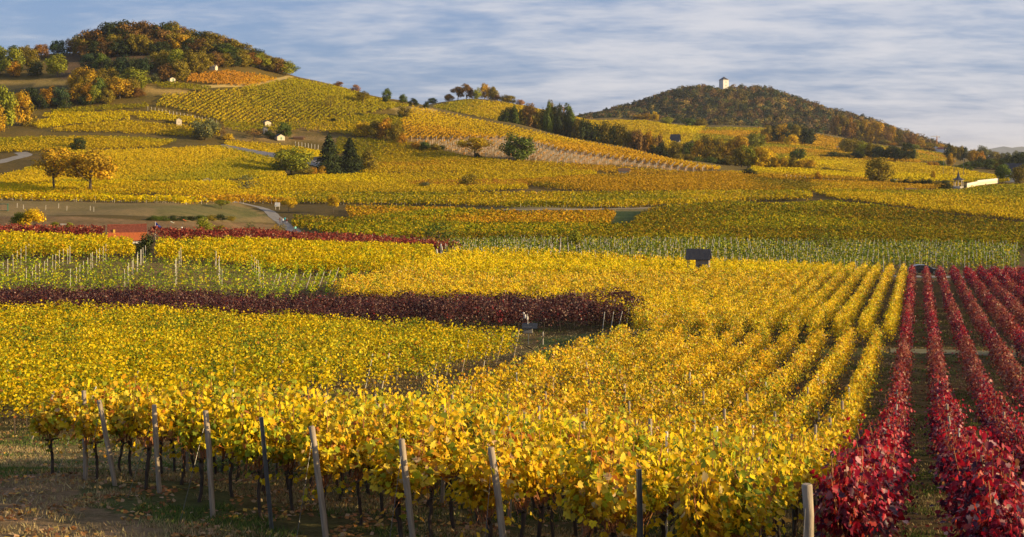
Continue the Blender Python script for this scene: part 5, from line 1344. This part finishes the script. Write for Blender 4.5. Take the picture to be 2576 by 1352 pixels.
# ---------------------------------------------------------------- things in the middle distance
def person(label, u, v, hpx, top, legs, hair=(.04, .025, .015), pack=None, lean=0.0, stride=.12):
    x, y = G(u, v); h = hpx*y/F; s = h/1.72
    e = empty('person', (x, y, Z1(x, y)+.06), random.uniform(-.5, .5), label, 'person', None, (s, s, s))
    me_ = bpy.data.meshes.new('body')
    J = {'pel': (0, 0, .95, .13), 'wai': (0, 0, 1.10, .125), 'che': (lean*.5, -lean*.3, 1.32, .16), 'neck': (lean, -lean*.6, 1.49, .058), 'head': (lean*1.1, -lean*.8, 1.60, .10), 'crown': (lean*1.1, -lean*.8, 1.68, .085),
         'hl': (-.10, 0, .90, .095), 'kl': (-.11, -stride, .50, .062), 'al': (-.11, -stride*.4, .09, .045), 'fl': (-.12, -stride*.4-.14, .04, .04),
         'hr': (.10, 0, .90, .095), 'kr': (.11, stride*.3, .50, .062), 'ar': (.11, stride*1.3, .10, .045), 'fr': (.12, stride*1.3-.14, .05, .04),
         'sl': (-.19+lean*.5, 0, 1.40, .065), 'el': (-.26, .03, 1.13, .045), 'wl': (-.24, -.08, .90, .035), 'nl': (-.24, -.10, .82, .04),
         'sr': (.19+lean*.5, 0, 1.40, .065), 'er': (.26, .03, 1.13, .045), 'wr': (.24, -.08, .90, .035), 'nr': (.24, -.10, .82, .04)}
    nm = list(J); E = [('pel', 'wai'), ('wai', 'che'), ('che', 'neck'), ('neck', 'head'), ('head', 'crown'), ('pel', 'hl'), ('hl', 'kl'), ('kl', 'al'), ('al', 'fl'), ('pel', 'hr'), ('hr', 'kr'), ('kr', 'ar'), ('ar', 'fr'), ('che', 'sl'), ('sl', 'el'), ('el', 'wl'), ('wl', 'nl'), ('che', 'sr'), ('sr', 'er'), ('er', 'wr'), ('wr', 'nr')]
    me_.from_pydata([J[k][:3] for k in nm], [(nm.index(a), nm.index(b)) for a, b in E], [])
    o_ = link('body', me_, None, e)
    md = o_.modifiers.new('skin', 'SKIN'); md.use_smooth_shade = True
    for i, k in enumerate(nm): me_.skin_vertices[0].data[i].radius = (J[k][3], J[k][3])
    me_.skin_vertices[0].data[0].use_root = True
    sb = o_.modifiers.new('sub', 'SUBSURF'); sb.levels = 1; sb.render_levels = 1
    mt_, nd_, lk_, out_ = mat_base('clothes')
    b_ = nd_.new('ShaderNodeBsdfPrincipled'); b_.inputs['Roughness'].default_value = .85
    tc_ = nd_.new('ShaderNodeTexCoord'); sp = nd_.new('ShaderNodeSeparateXYZ'); lk_.new(tc_.outputs['Object'], sp.inputs[0])
    r_ = nd_.new('ShaderNodeValToRGB'); r_.color_ramp.interpolation = 'CONSTANT'
    r_.color_ramp.elements[0].color = (.03, .025, .02, 1); r_.color_ramp.elements[0].position = 0
    r_.color_ramp.elements[1].color = legs + (1,); r_.color_ramp.elements[1].position = .05
    for p_, c_ in ((.53, top), (.845, (.45, .26, .17))):
        q_ = r_.color_ramp.elements.new(p_); q_.color = c_ + (1,)
    dv = nd_.new('ShaderNodeMath'); dv.operation = 'DIVIDE'; dv.inputs[1].default_value = 1.78
    lk_.new(sp.outputs['Z'], dv.inputs[0]); lk_.new(dv.outputs[0], r_.inputs[0]); lk_.new(r_.outputs[0], b_.inputs['Base Color']); lk_.new(b_.outputs[0], out_.inputs[0])
    o_.data.materials.append(mt_)
    mb = MB(); hx, hy = lean*1.1, -lean*.8
    mb.tube([(hx, hy+.02, 1.58), (hx, hy+.03, 1.66), (hx, hy+.01, 1.73), (hx, hy, 1.755)], [.105, .115, .085, .02], 9)
    mb.build('hair', cm('hair', hair, rough=.8), e, smooth=True)
    if pack:
        mb = MB(); mb.box((-.05, .20, 1.25), (.28, .16, .42)); mb.build('backpack', cm('backpack_cloth', pack, rough=.8), e)
    return e
person('walker in brown clothing at the left of the group on the lane', 704, 560.5, 12.8, (.14, .06, .025), (.13, .06, .03), hair=(.06, .03, .015), stride=.05)
person('walker in a white and pale blue jacket with dark trousers on the lane', 712, 564, 14.2, (.55, .62, .66), (.02, .025, .05), hair=(.5, .45, .35))
person('walker in a turquoise jacket in the middle of the group on the lane', 716.4, 560.8, 14.4, (.03, .50, .55), (.02, .02, .03), lean=.06)
person('walker in a rust red jacket and pale trousers at the right of the group', 721.5, 565, 14.3, (.30, .05, .035), (.5, .42, .40), hair=(.45, .35, .25))
person('lone walker in a mint green top with dark trousers further down the lane', 743, 585.5, 16.6, (.22, .62, .50), (.05, .025, .03), pack=(.05, .20, .35), hair=(.10, .04, .02), stride=.16)
# notice board
x, y = G(698, 528); k_ = y/F
e = empty('notice_board', (x, y, Z1(x, y)), R(4), 'white notice board on two posts beside the lane', 'notice board')
for s_ in (-1, 1):
    mb = MB(); mb.tube([(s_*.62, 0, -.3), (s_*.62, 0, 2.2)], .07, 6); mb.build('post', M['palepost'], e)
mb = MB(); mb.box((0, -.10, 1.75), (1.75, .06, 1.35)); b_ = mb.build('board', M['white'], e)
mb = MB()
for q_ in range(5): mb.box((-.15+.06*(q_ % 2), -.136, 2.2-q_*.2), (1.1-.15*(q_ % 3), .006, .05))
mb.box((-.55, -.136, 1.35), (.3, .006, .3)); mb.build('print', cm('blue_print', (.12, .25, .45), rough=.7), b_)
# flag and streamers behind the hut
M['flagblue'] = cm('blue_cloth', (.045, .065, .32), rough=.8, var=.15)
x, y = AT(390.5, 212); e = empty('flagpole', (x, y, Z1(x, y)), 0, 'white pole with a drooping blue flag right of the tiled hut', 'flag')
ht = CZ-(558-HOR)*y/F - Z1(x, y)
mb = MB(); mb.tube([(0, 0, -.3), (.02, 0, ht)], [.045, .035], 6); mb.build('pole', M['white'], e)
vs = []; nx_, nz_ = 9, 5
for i in range(nx_):
    t = i/(nx_-1)
    for j in range(nz_):
        s_ = j/(nz_-1); vs.append((.04+t*1.0, .09*math.sin(t*9+s_*2), ht-.05-s_*.85*(1-.78*t) - t*.85))
fs = [(i*nz_+j, i*nz_+j+1, (i+1)*nz_+j+1, (i+1)*nz_+j) for i in range(nx_-1) for j in range(nz_-1)]
mb = MB(); mb.add(vs, fs); fl = mb.build('flag', M['flagblue'], e, smooth=True)
mb = MB(); mb.box((.35, -.09, ht-.62), (.22, .01, .05)); mb.box((.5, -.1, ht-.80), (.16, .01, .05)); mb.build('emblem', M['white'], fl)
for i, (u, v, cl, nm) in enumerate([(429, 559, (.75, .75, .55), 'white'), (433, 580, (.50, .60, .20), 'pale green'), (449, 578, (.75, .60, .12), 'yellow'), (463, 577, (.06, .10, .25), 'dark blue'), (460, 554, (.80, .22, .08), 'orange')]):
    x, y = AT(u, 214+i); z0_ = Z1(x, y); h = CZ-(v-1-HOR)*y/F - z0_
    e = empty('streamer_pole', (x, y, z0_), 0, nm + ' cloth streamer on a thin pole right of the tiled hut', 'streamer', 'streamers by the tiled hut')
    mb = MB(); mb.tube([(0, 0, -.2), (0, 0, h+.04)], .012, 5); mb.build('pole', M['metal'], e)
    mb = MB(); mb.tube([(0, 0, h), (.2, .05, h-.05), (.42, -.03, h-.19), (.62, .04, h-.22)], [.05, .06, .05, .03], 6); mb.build('streamer', cm(nm.replace(' ', '_')+'_cloth', cl, rough=.8, var=.1), e)
x, y = AT(457.5, 208); z0_ = Z1(x, y); h = CZ-(574-HOR)*y/F - z0_
e = empty('garden_lamp', (x, y, z0_), 0, 'thin pole with a white lamp head among the streamers', 'lamp')
mb = MB(); mb.tube([(0, 0, -.2), (0, 0, h)], .04, 6); mb.build('pole', M['metal'], e)
mb = MB(); mb.tube([(0, 0, h-.02), (0, 0, h+.1), (0, 0, h+.2)], [.16, .14, .03], 8); mb.build('lamp_head', M['white'], e)
# firewood rack at the left edge of the meadow
x, y = G(2, 531); e = empty('firewood_rack', (x, y, Z1(x, y)), R(3), 'green framed rack stacked with firewood at the left edge of the meadow', 'firewood rack')
mb = MB()
for xx in (-2.2, 0, 1.75): mb.box((xx, 0, .85), (.09, .8, 1.7))
mb.box((-.2, 0, 1.76), (4.3, 1.1, .10)); mb.box((-.2, 0, .08), (4.1, .9, .08)); mb.build('frame', cm('dark_green_metal', (.03, .10, .06), rough=.5, var=.15), e)
mb = MB(); rg2 = random.Random(5)
for i in range(22):
    for j in range(9): mb.tube([(-2.1+i*.178+rg2.uniform(-.02, .02), -.42, .2+j*.165), (-2.1+i*.178, .40, .2+j*.165)], rg2.uniform(.065, .088), 6)
mb.build('logs', cm('split_logs', (.42, .30, .17), rough=.9, var=.4, scale=9), e)
x, y = G(165, 567); mb = MB(); mb.prism([(-.5, -.2), (.5, -.2), (.45, .28), (-.45, .3)], -1.2, 1.2, 'x'); tag(mb.build('stone_slab', M['stone'], loc=(x, y, Z1(x, y))), 'pale stone slab lying on the ploughed field at left', 'stone slab')
# pillar, logs and stake at the tip of the golden block
def prop(name, label, cat, u, v, hpx, wpx, mt_, lx=0, y=None):
    x, y_ = G(u, v) if y is None else AT(u, y); k_ = y_/F; z0_ = Z1(x, y_)
    if y is not None: v_ = PX(x, y_, z0_)[1]; hpx += v_-v
    mb = MB(); h = hpx*k_; r_ = wpx*k_/2
    pts = [(lx*k_*t, 0, h*t) for t in (-.05, .3, .6, .85, 1.0)]
    mb.tube(pts, [r_*1.05, r_*.95, r_, r_*.9, r_*.75], 6); return tag(mb.build(name, mt_, loc=(x, y_, z0_)), label, cat)
yp = 224
prop('stone_pillar', 'bright white stone pillar at the tip of the golden block', 'pillar', 1109, 634, 20, 4.6, M['white'], y=yp)
prop('tree_stump', 'pale broken trunk leaning against the white pillar on its right', 'stump', 1114, 634, 14, 4, M['stone'], lx=-3, y=yp-.8)
prop('tree_stump', 'pale splintered trunk left of the white pillar', 'stump', 1101, 638, 11, 4.6, M['palepost'], lx=-3, y=yp-1.5)
prop('boulder', 'squat pale boulder right of the white pillar', 'boulder', 1125, 636, 8, 7, M['stone'], y=yp-1)
prop('old_stake', 'grey weathered stake among pink vines right of the white pillar', 'stake', 1139, 632, 13, 4, M['post'], y=yp)
# brush heap
rg = np.random.default_rng(4); x, y = AT(1104, yp+1); mb = MB()
for i in range(60):
    a_, b_ = rg.normal(size=3), rg.normal(size=3); mb.tube([(a_[0]*.9, a_[1]*.5, abs(a_[2])*.7), (a_[0]*.9+b_[0]*.6, a_[1]*.5+b_[1]*.3, abs(a_[2])*.7+abs(b_[2])*.8)], .035, 3)
tag(mb.build('brush_heap', cm('dead_wood', (.14, .06, .035), rough=.95, var=.4), loc=(x, y, Z1(x, y))), 'brown heap of dead branches behind the white pillar', 'brush heap')
# weather station
x, y = G(1329, 868); k_ = y/F; z0_ = Z1(x, y)
e = empty('weather_station', (x, y, z0_), R(-6), 'weather station with white sensors, dark solar panel and grey box', 'weather station')
zz_ = lambda v: CZ-(v-HOR)*y/F - z0_
mb = MB(); mb.tube([(0, 0, -.3), (0, 0, zz_(812))], .035, 8); mb.build('mast', M['metal'], e)
mb = MB(); mb.tube([(-.03, -.05, zz_(818)), (-.05, -.05, zz_(790))], .016, 6); mb.box((-.16, -.05, zz_(797)), (.34, .02, .02)); mb.tube([(-.33, -.05, zz_(802)), (-.33, -.05, zz_(786))], .014, 6); mb.build('sensor_bracket', M['white'], e)
mb = MB(); mb.box((0, -.12, zz_(829)), (.62, .26, .50)); b_ = mb.build('control_box', cm('grey_cabinet', (.30, .28, .24), rough=.6, var=.08), e)
mb = MB(); mb.box((0, -.255, zz_(829)), (.54, .008, .42)); mb.build('cabinet_door', cm('cabinet_door', (.24, .22, .19), rough=.6, var=.08), b_)
mb = MB(); mb.box((.12, -.18, zz_(819.5)), (1.12, .55, .03), rx=R(40)); mb.build('solar_panel', cm('solar_cells', (.03, .035, .045), rough=.6, var=.2, spec=.3), e)
for q_, (dx, v_, hh_) in enumerate(((-.22, 796, .26), (-.06, 800, .22), (-.33, 788, .10))):
    mb = MB()
    for t in range(5): mb.tube([(dx, -.05, zz_(v_)-hh_/2+t*hh_/5), (dx, -.05, zz_(v_)-hh_/2+t*hh_/5+hh_/8)], [.075, .06], 10)
    mb.tube([(dx, -.05, zz_(v_)-hh_/2), (dx, -.05, zz_(v_)+hh_/2)], .045, 8); mb.build('sensor', M['white'], e)
# two old vines bent over in the grass, and a leaning dead vine
def bentvine(label, pts_px, r=.06):
    x, y = G(*pts_px[0]); z0_ = Z1(x, y); k_ = y/F
    mb = MB(); mb.tube([((u-pts_px[0][0])*k_, .02*i, -(v-pts_px[0][1])*k_-(.08 if i == 0 else 0)) for i, (u, v) in enumerate(pts_px)], [r*(1-.09*i) for i in range(len(pts_px))], 7)
    tag(mb.build('old_vine_trunk', M['bark'], smooth=True, loc=(x, y, z0_)), label, 'vine trunk')
bentvine('bare vine trunk arching leftwards over the grass, right one', [(1350, 906), (1349, 892), (1344, 882), (1334, 876), (1322, 872)])
bentvine('bare vine trunk arching leftwards over the grass, left one', [(1323, 914), (1320, 904), (1313, 896), (1303, 893)])
bentvine('forked dead vine leaning on a stake in the grass', [(1361, 892), (1360, 880), (1356, 868), (1364, 856), (1371, 838)], .05)
# netting over vine rows on the hill
def net(label, a_, b_, n_=5):
    e = empty('vine_net', (0, 0, 0), 0, label, 'netting')
    for r_ in range(n_):
        (xa, ya), (xb, yb) = G(a_[0]+r_*3, a_[1]+r_*2.1), G(b_[0]+r_*1, b_[1]+r_*2.1)
        n2 = 40; vs = []
        for i in range(n2):
            t = i/(n2-1); x = xa+(xb-xa)*t; y = ya+(yb-ya)*t; z_ = Z1(x, y)
            sag = 1.75 + .25*abs(math.sin(t*n2*.45+r_)); vs += [(x, y-.45, z_+.1), (x, y-.12, z_+sag), (x, y+.12, z_+sag), (x, y+.45, z_+.1)]
        fs = [(i*4+k, i*4+4+k, i*4+5+k, i*4+1+k) for i in range(n2-1) for k in range(3)]
        mb = MB(); mb.add(vs, fs); mb.build('net_strip', M['net'], e)
M['net'] = cm('white_netting', (.50, .45, .40), rough=.9, var=.2, scale=1.2)
net('white netting stretched over vine rows on the hill', (556, 372), (692, 395))
net('short end of white netting right of the big yellow green tree', (766, 408), (815, 418), 4)

# ---------------------------------------------------------------- the parked car behind the crimson rows
y = 199.5; x = (2324-1288)/F*y; z0_ = Z1(x, y)+.08
e = empty('parked_car', (x, y, z0_), R(-2), 'black hatchback parked on the road behind the crimson rows', 'car')
M['carpaint'] = cm('black_car_paint', (.012, .014, .02), rough=.18, var=.1, spec=.7)
bodyp = [(-2.2, .35), (-2.22, .62), (-2.12, .92), (-1.5, .98), (-1.0, 1.02), (1.0, .96), (1.75, .86), (2.15, .72), (2.22, .45), (2.1, .28), (-2.0, .26)]
bm = bmesh.new()
def loft(bm, prof, ws, ins):
    rings = []
    for (s_, f_) in ((-1, 1), (-.9, 1.0), (.9, 1.0), (1, 1)):
        rings.append([bm.verts.new((px_*(.985 if abs(s_) == 1 else 1), s_*ws*(1-ins*(max(pz_-.6, 0))), pz_)) for px_, pz_ in prof])
    n_ = len(prof)
    for i in range(3):
        for k in range(n_): bm.faces.new((rings[i][k], rings[i][(k+1) % n_], rings[i+1][(k+1) % n_], rings[i+1][k]))
    bm.faces.new(rings[0][::-1]); bm.faces.new(rings[3])
loft(bm, bodyp, .88, .08); bmesh.ops.recalc_face_normals(bm, faces=bm.faces)
me_ = bpy.data.meshes.new('body'); bm.to_mesh(me_); bm.free()
o_ = link('body', me_, M['carpaint'], e); bv = o_.modifiers.new('bevel', 'BEVEL'); bv.width = .05; bv.segments = 2
bm = bmesh.new(); loft(bm, [(-1.95, .95), (-1.55, 1.32), (-.9, 1.46), (.1, 1.44), (.55, 1.30), (1.2, .94)], .80, .26); bmesh.ops.recalc_face_normals(bm, faces=bm.faces)
me_ = bpy.data.meshes.new('cabin'); bm.to_mesh(me_); bm.free(); o_ = link('cabin', me_, M['carpaint'], e); bv = o_.modifiers.new('bevel', 'BEVEL'); bv.width = .06; bv.segments = 2
for s_ in (-1, 1):
    mb = MB(); yy = s_*.70
    for pr in ([(-1.6, 1.02), (-1.3, 1.30), (-.75, 1.38), (-.72, 1.03)], [(-.62, 1.03), (-.62, 1.39), (.05, 1.37), (.42, 1.26), (.9, 1.0)]):
        mb.prism(pr, yy-.03, yy+.05*1, 'y') if s_ > 0 else mb.prism(pr, yy-.05, yy+.03, 'y')
    mb.build('side_window', M['darkglass'], e)
mb = MB(); mb.add([(.60, -.6, 1.31), (.60, .6, 1.31), (1.2, .68, .985), (1.2, -.68, .985)], [(0, 1, 2, 3)]); wsd = mb.build('windscreen', cm('windscreen_glass', (.10, .13, .16), rough=.1, var=.05, spec=.9), e)
sm = wsd.modifiers.new('thick', 'SOLIDIFY'); sm.thickness = .03
for sx in (-1.38, 1.35):
    for s_ in (-1, 1):
        mb = MB(); mb.tube([(sx, s_*.66, .32), (sx, s_*.90, .32)], .32, 18); wh = mb.build('wheel', cm('tyre', (.02, .02, .02), rough=.9), e) if True else None
        mb = MB(); mb.tube([(sx, s_*.88, .32), (sx, s_*.912, .32)], .2, 14); mb.build('rim', M['metal'], wh)
for s_ in (-1, 1):
    mb = MB(); mb.box((2.12, s_*.62, .68), (.2, .32, .14)); mb.build('headlight', M['white'], e)
    mb = MB(); mb.box((.75, s_*.95, 1.03), (.18, .16, .12)); mb.build('door_mirror', M['carpaint'], e)
x, y = AT(2358, 200); mb = MB(); mb.tube([(0, 0, -.1), (.02, 0, .25), (.08, 0, .5), (.1, 0, .62)], [.32, .38, .26, .08], 8)
tag(mb.build('white_sack', M['white'], smooth=True, loc=(x, y, Z1(x, y))), 'white sack or cover beside the front of the parked car', 'sack')

# ---------------------------------------------------------------- grass and leaf litter near by
def blades(name, label, x, y, hmin, hmax, pal, seed, wd=.012):
    rg = np.random.default_rng(seed); n_ = len(x); h = rg.uniform(hmin, hmax, n_); a_ = rg.random(n_)*6.283
    z = Z(x, y)-.01; wv = wd*np.maximum(1, y/22)
    dx, dy = np.cos(a_)*wv, np.sin(a_)*wv; lx, ly = rg.normal(size=n_)*h*.45, rg.normal(size=n_)*h*.45
    co = np.stack([np.stack([x-dx, y-dy, z], 1), np.stack([x+dx, y+dy, z], 1), np.stack([x+lx, y+ly, z+h], 1)], 1).reshape(-1, 3)
    me_ = raw_mesh(name, co, np.arange(3*n_), np.arange(n_)*3, pick(pal, n_, rg))
    return stuff(name, label, 'grass', me_, M['grass'])
rg = np.random.default_rng(31)
n_ = 520000; y = 10*np.exp(rg.random(n_)*math.log(13.0)); u = rg.uniform(-60, 2640, n_); x = (u-1288)/F*y
g1 = vnoise(x, y, 1.6, 91); g2 = vnoise(x, y, .5, 92); dens = g1*.7+g2*.5
worn = inpoly(*PX(x, y, Z(x, y)), [(-700, 1500), (-700, 1290), (-100, 1225), (120, 1190), (210, 1210), (150, 1260), (380, 1330), (280, 1500)])
k = (dens > .55) & (~worn | (rg.random(n_) < .4))
x, y, g1 = x[k], y[k], g1[k]; gr = vnoise(x, y, 3.0, 93) + rg.normal(size=len(x))*.12 > .52
gp = [(.4, (.10, .15, .03)), (.3, (.15, .18, .04)), (.3, (.06, .10, .025))]; dp = [(.4, (.36, .28, .12)), (.35, (.26, .19, .09)), (.25, (.42, .33, .16))]
blades('grass', 'green grass growing between the near vine rows', x[gr], y[gr], .04, .13, gp, 1)
blades('dry_grass', 'dry straw coloured grass between the near vine rows', x[~gr], y[~gr], .03, .12, dp, 2)
n_ = 60000; y = 10*np.exp(rg.random(n_)*math.log(10.0)); u = rg.uniform(-60, 2640, n_); x = (u-1288)/F*y
rp = (x - (.31*y-.85))/1.85; dist = np.abs(rp-np.round(rp)); k = (rg.random(n_) < np.clip(1.3-dist*2.6, .12, 1)) & (vnoise(x, y, 1.2, 95) > .35); x, y, rp = x[k], y[k], rp[k]
P = np.stack([x, y, Z(x, y)+.02], 1); nv = rg.normal(size=(len(x), 3))*.35 + np.array([0, 0, 1])
lp = pick([(.35, (.34, .15, .04)), (.25, (.22, .10, .04)), (.2, (.50, .30, .06)), (.2, (.40, .26, .14))], len(x), rg); lr = pick([(.5, (.16, .03, .02)), (.3, (.22, .08, .05)), (.2, (.10, .03, .02))], len(x), rg)
stuff('fallen_leaves', 'fallen vine leaves scattered under the near rows', 'leaves', leaf_mesh('fallen_leaves', P, np.maximum(rg.uniform(.07, .13, len(x)), .0022*y), nv, np.where((rp > -.4)[:, None], lr, lp), 'kite', rg), M['leaf'])

# ---------------------------------------------------------------- haze
m, nd, lk, o = mat_base('haze')
pv = nd.new('ShaderNodeVolumePrincipled'); pv.inputs['Color'].default_value = (.86, .90, 1.0, 1); pv.inputs['Density'].default_value = 0.000035; pv.inputs['Anisotropy'].default_value = 0.25
lk.new(pv.outputs[0], o.inputs['Volume'])
mb = MB(); mb.box((0, 14000, (CZ+210+CZ-60)/2), (60000, 60000, 270)); hz = mb.build('haze', m); tag(hz, 'thin bluish evening haze filling the valley', 'haze', kind='stuff')
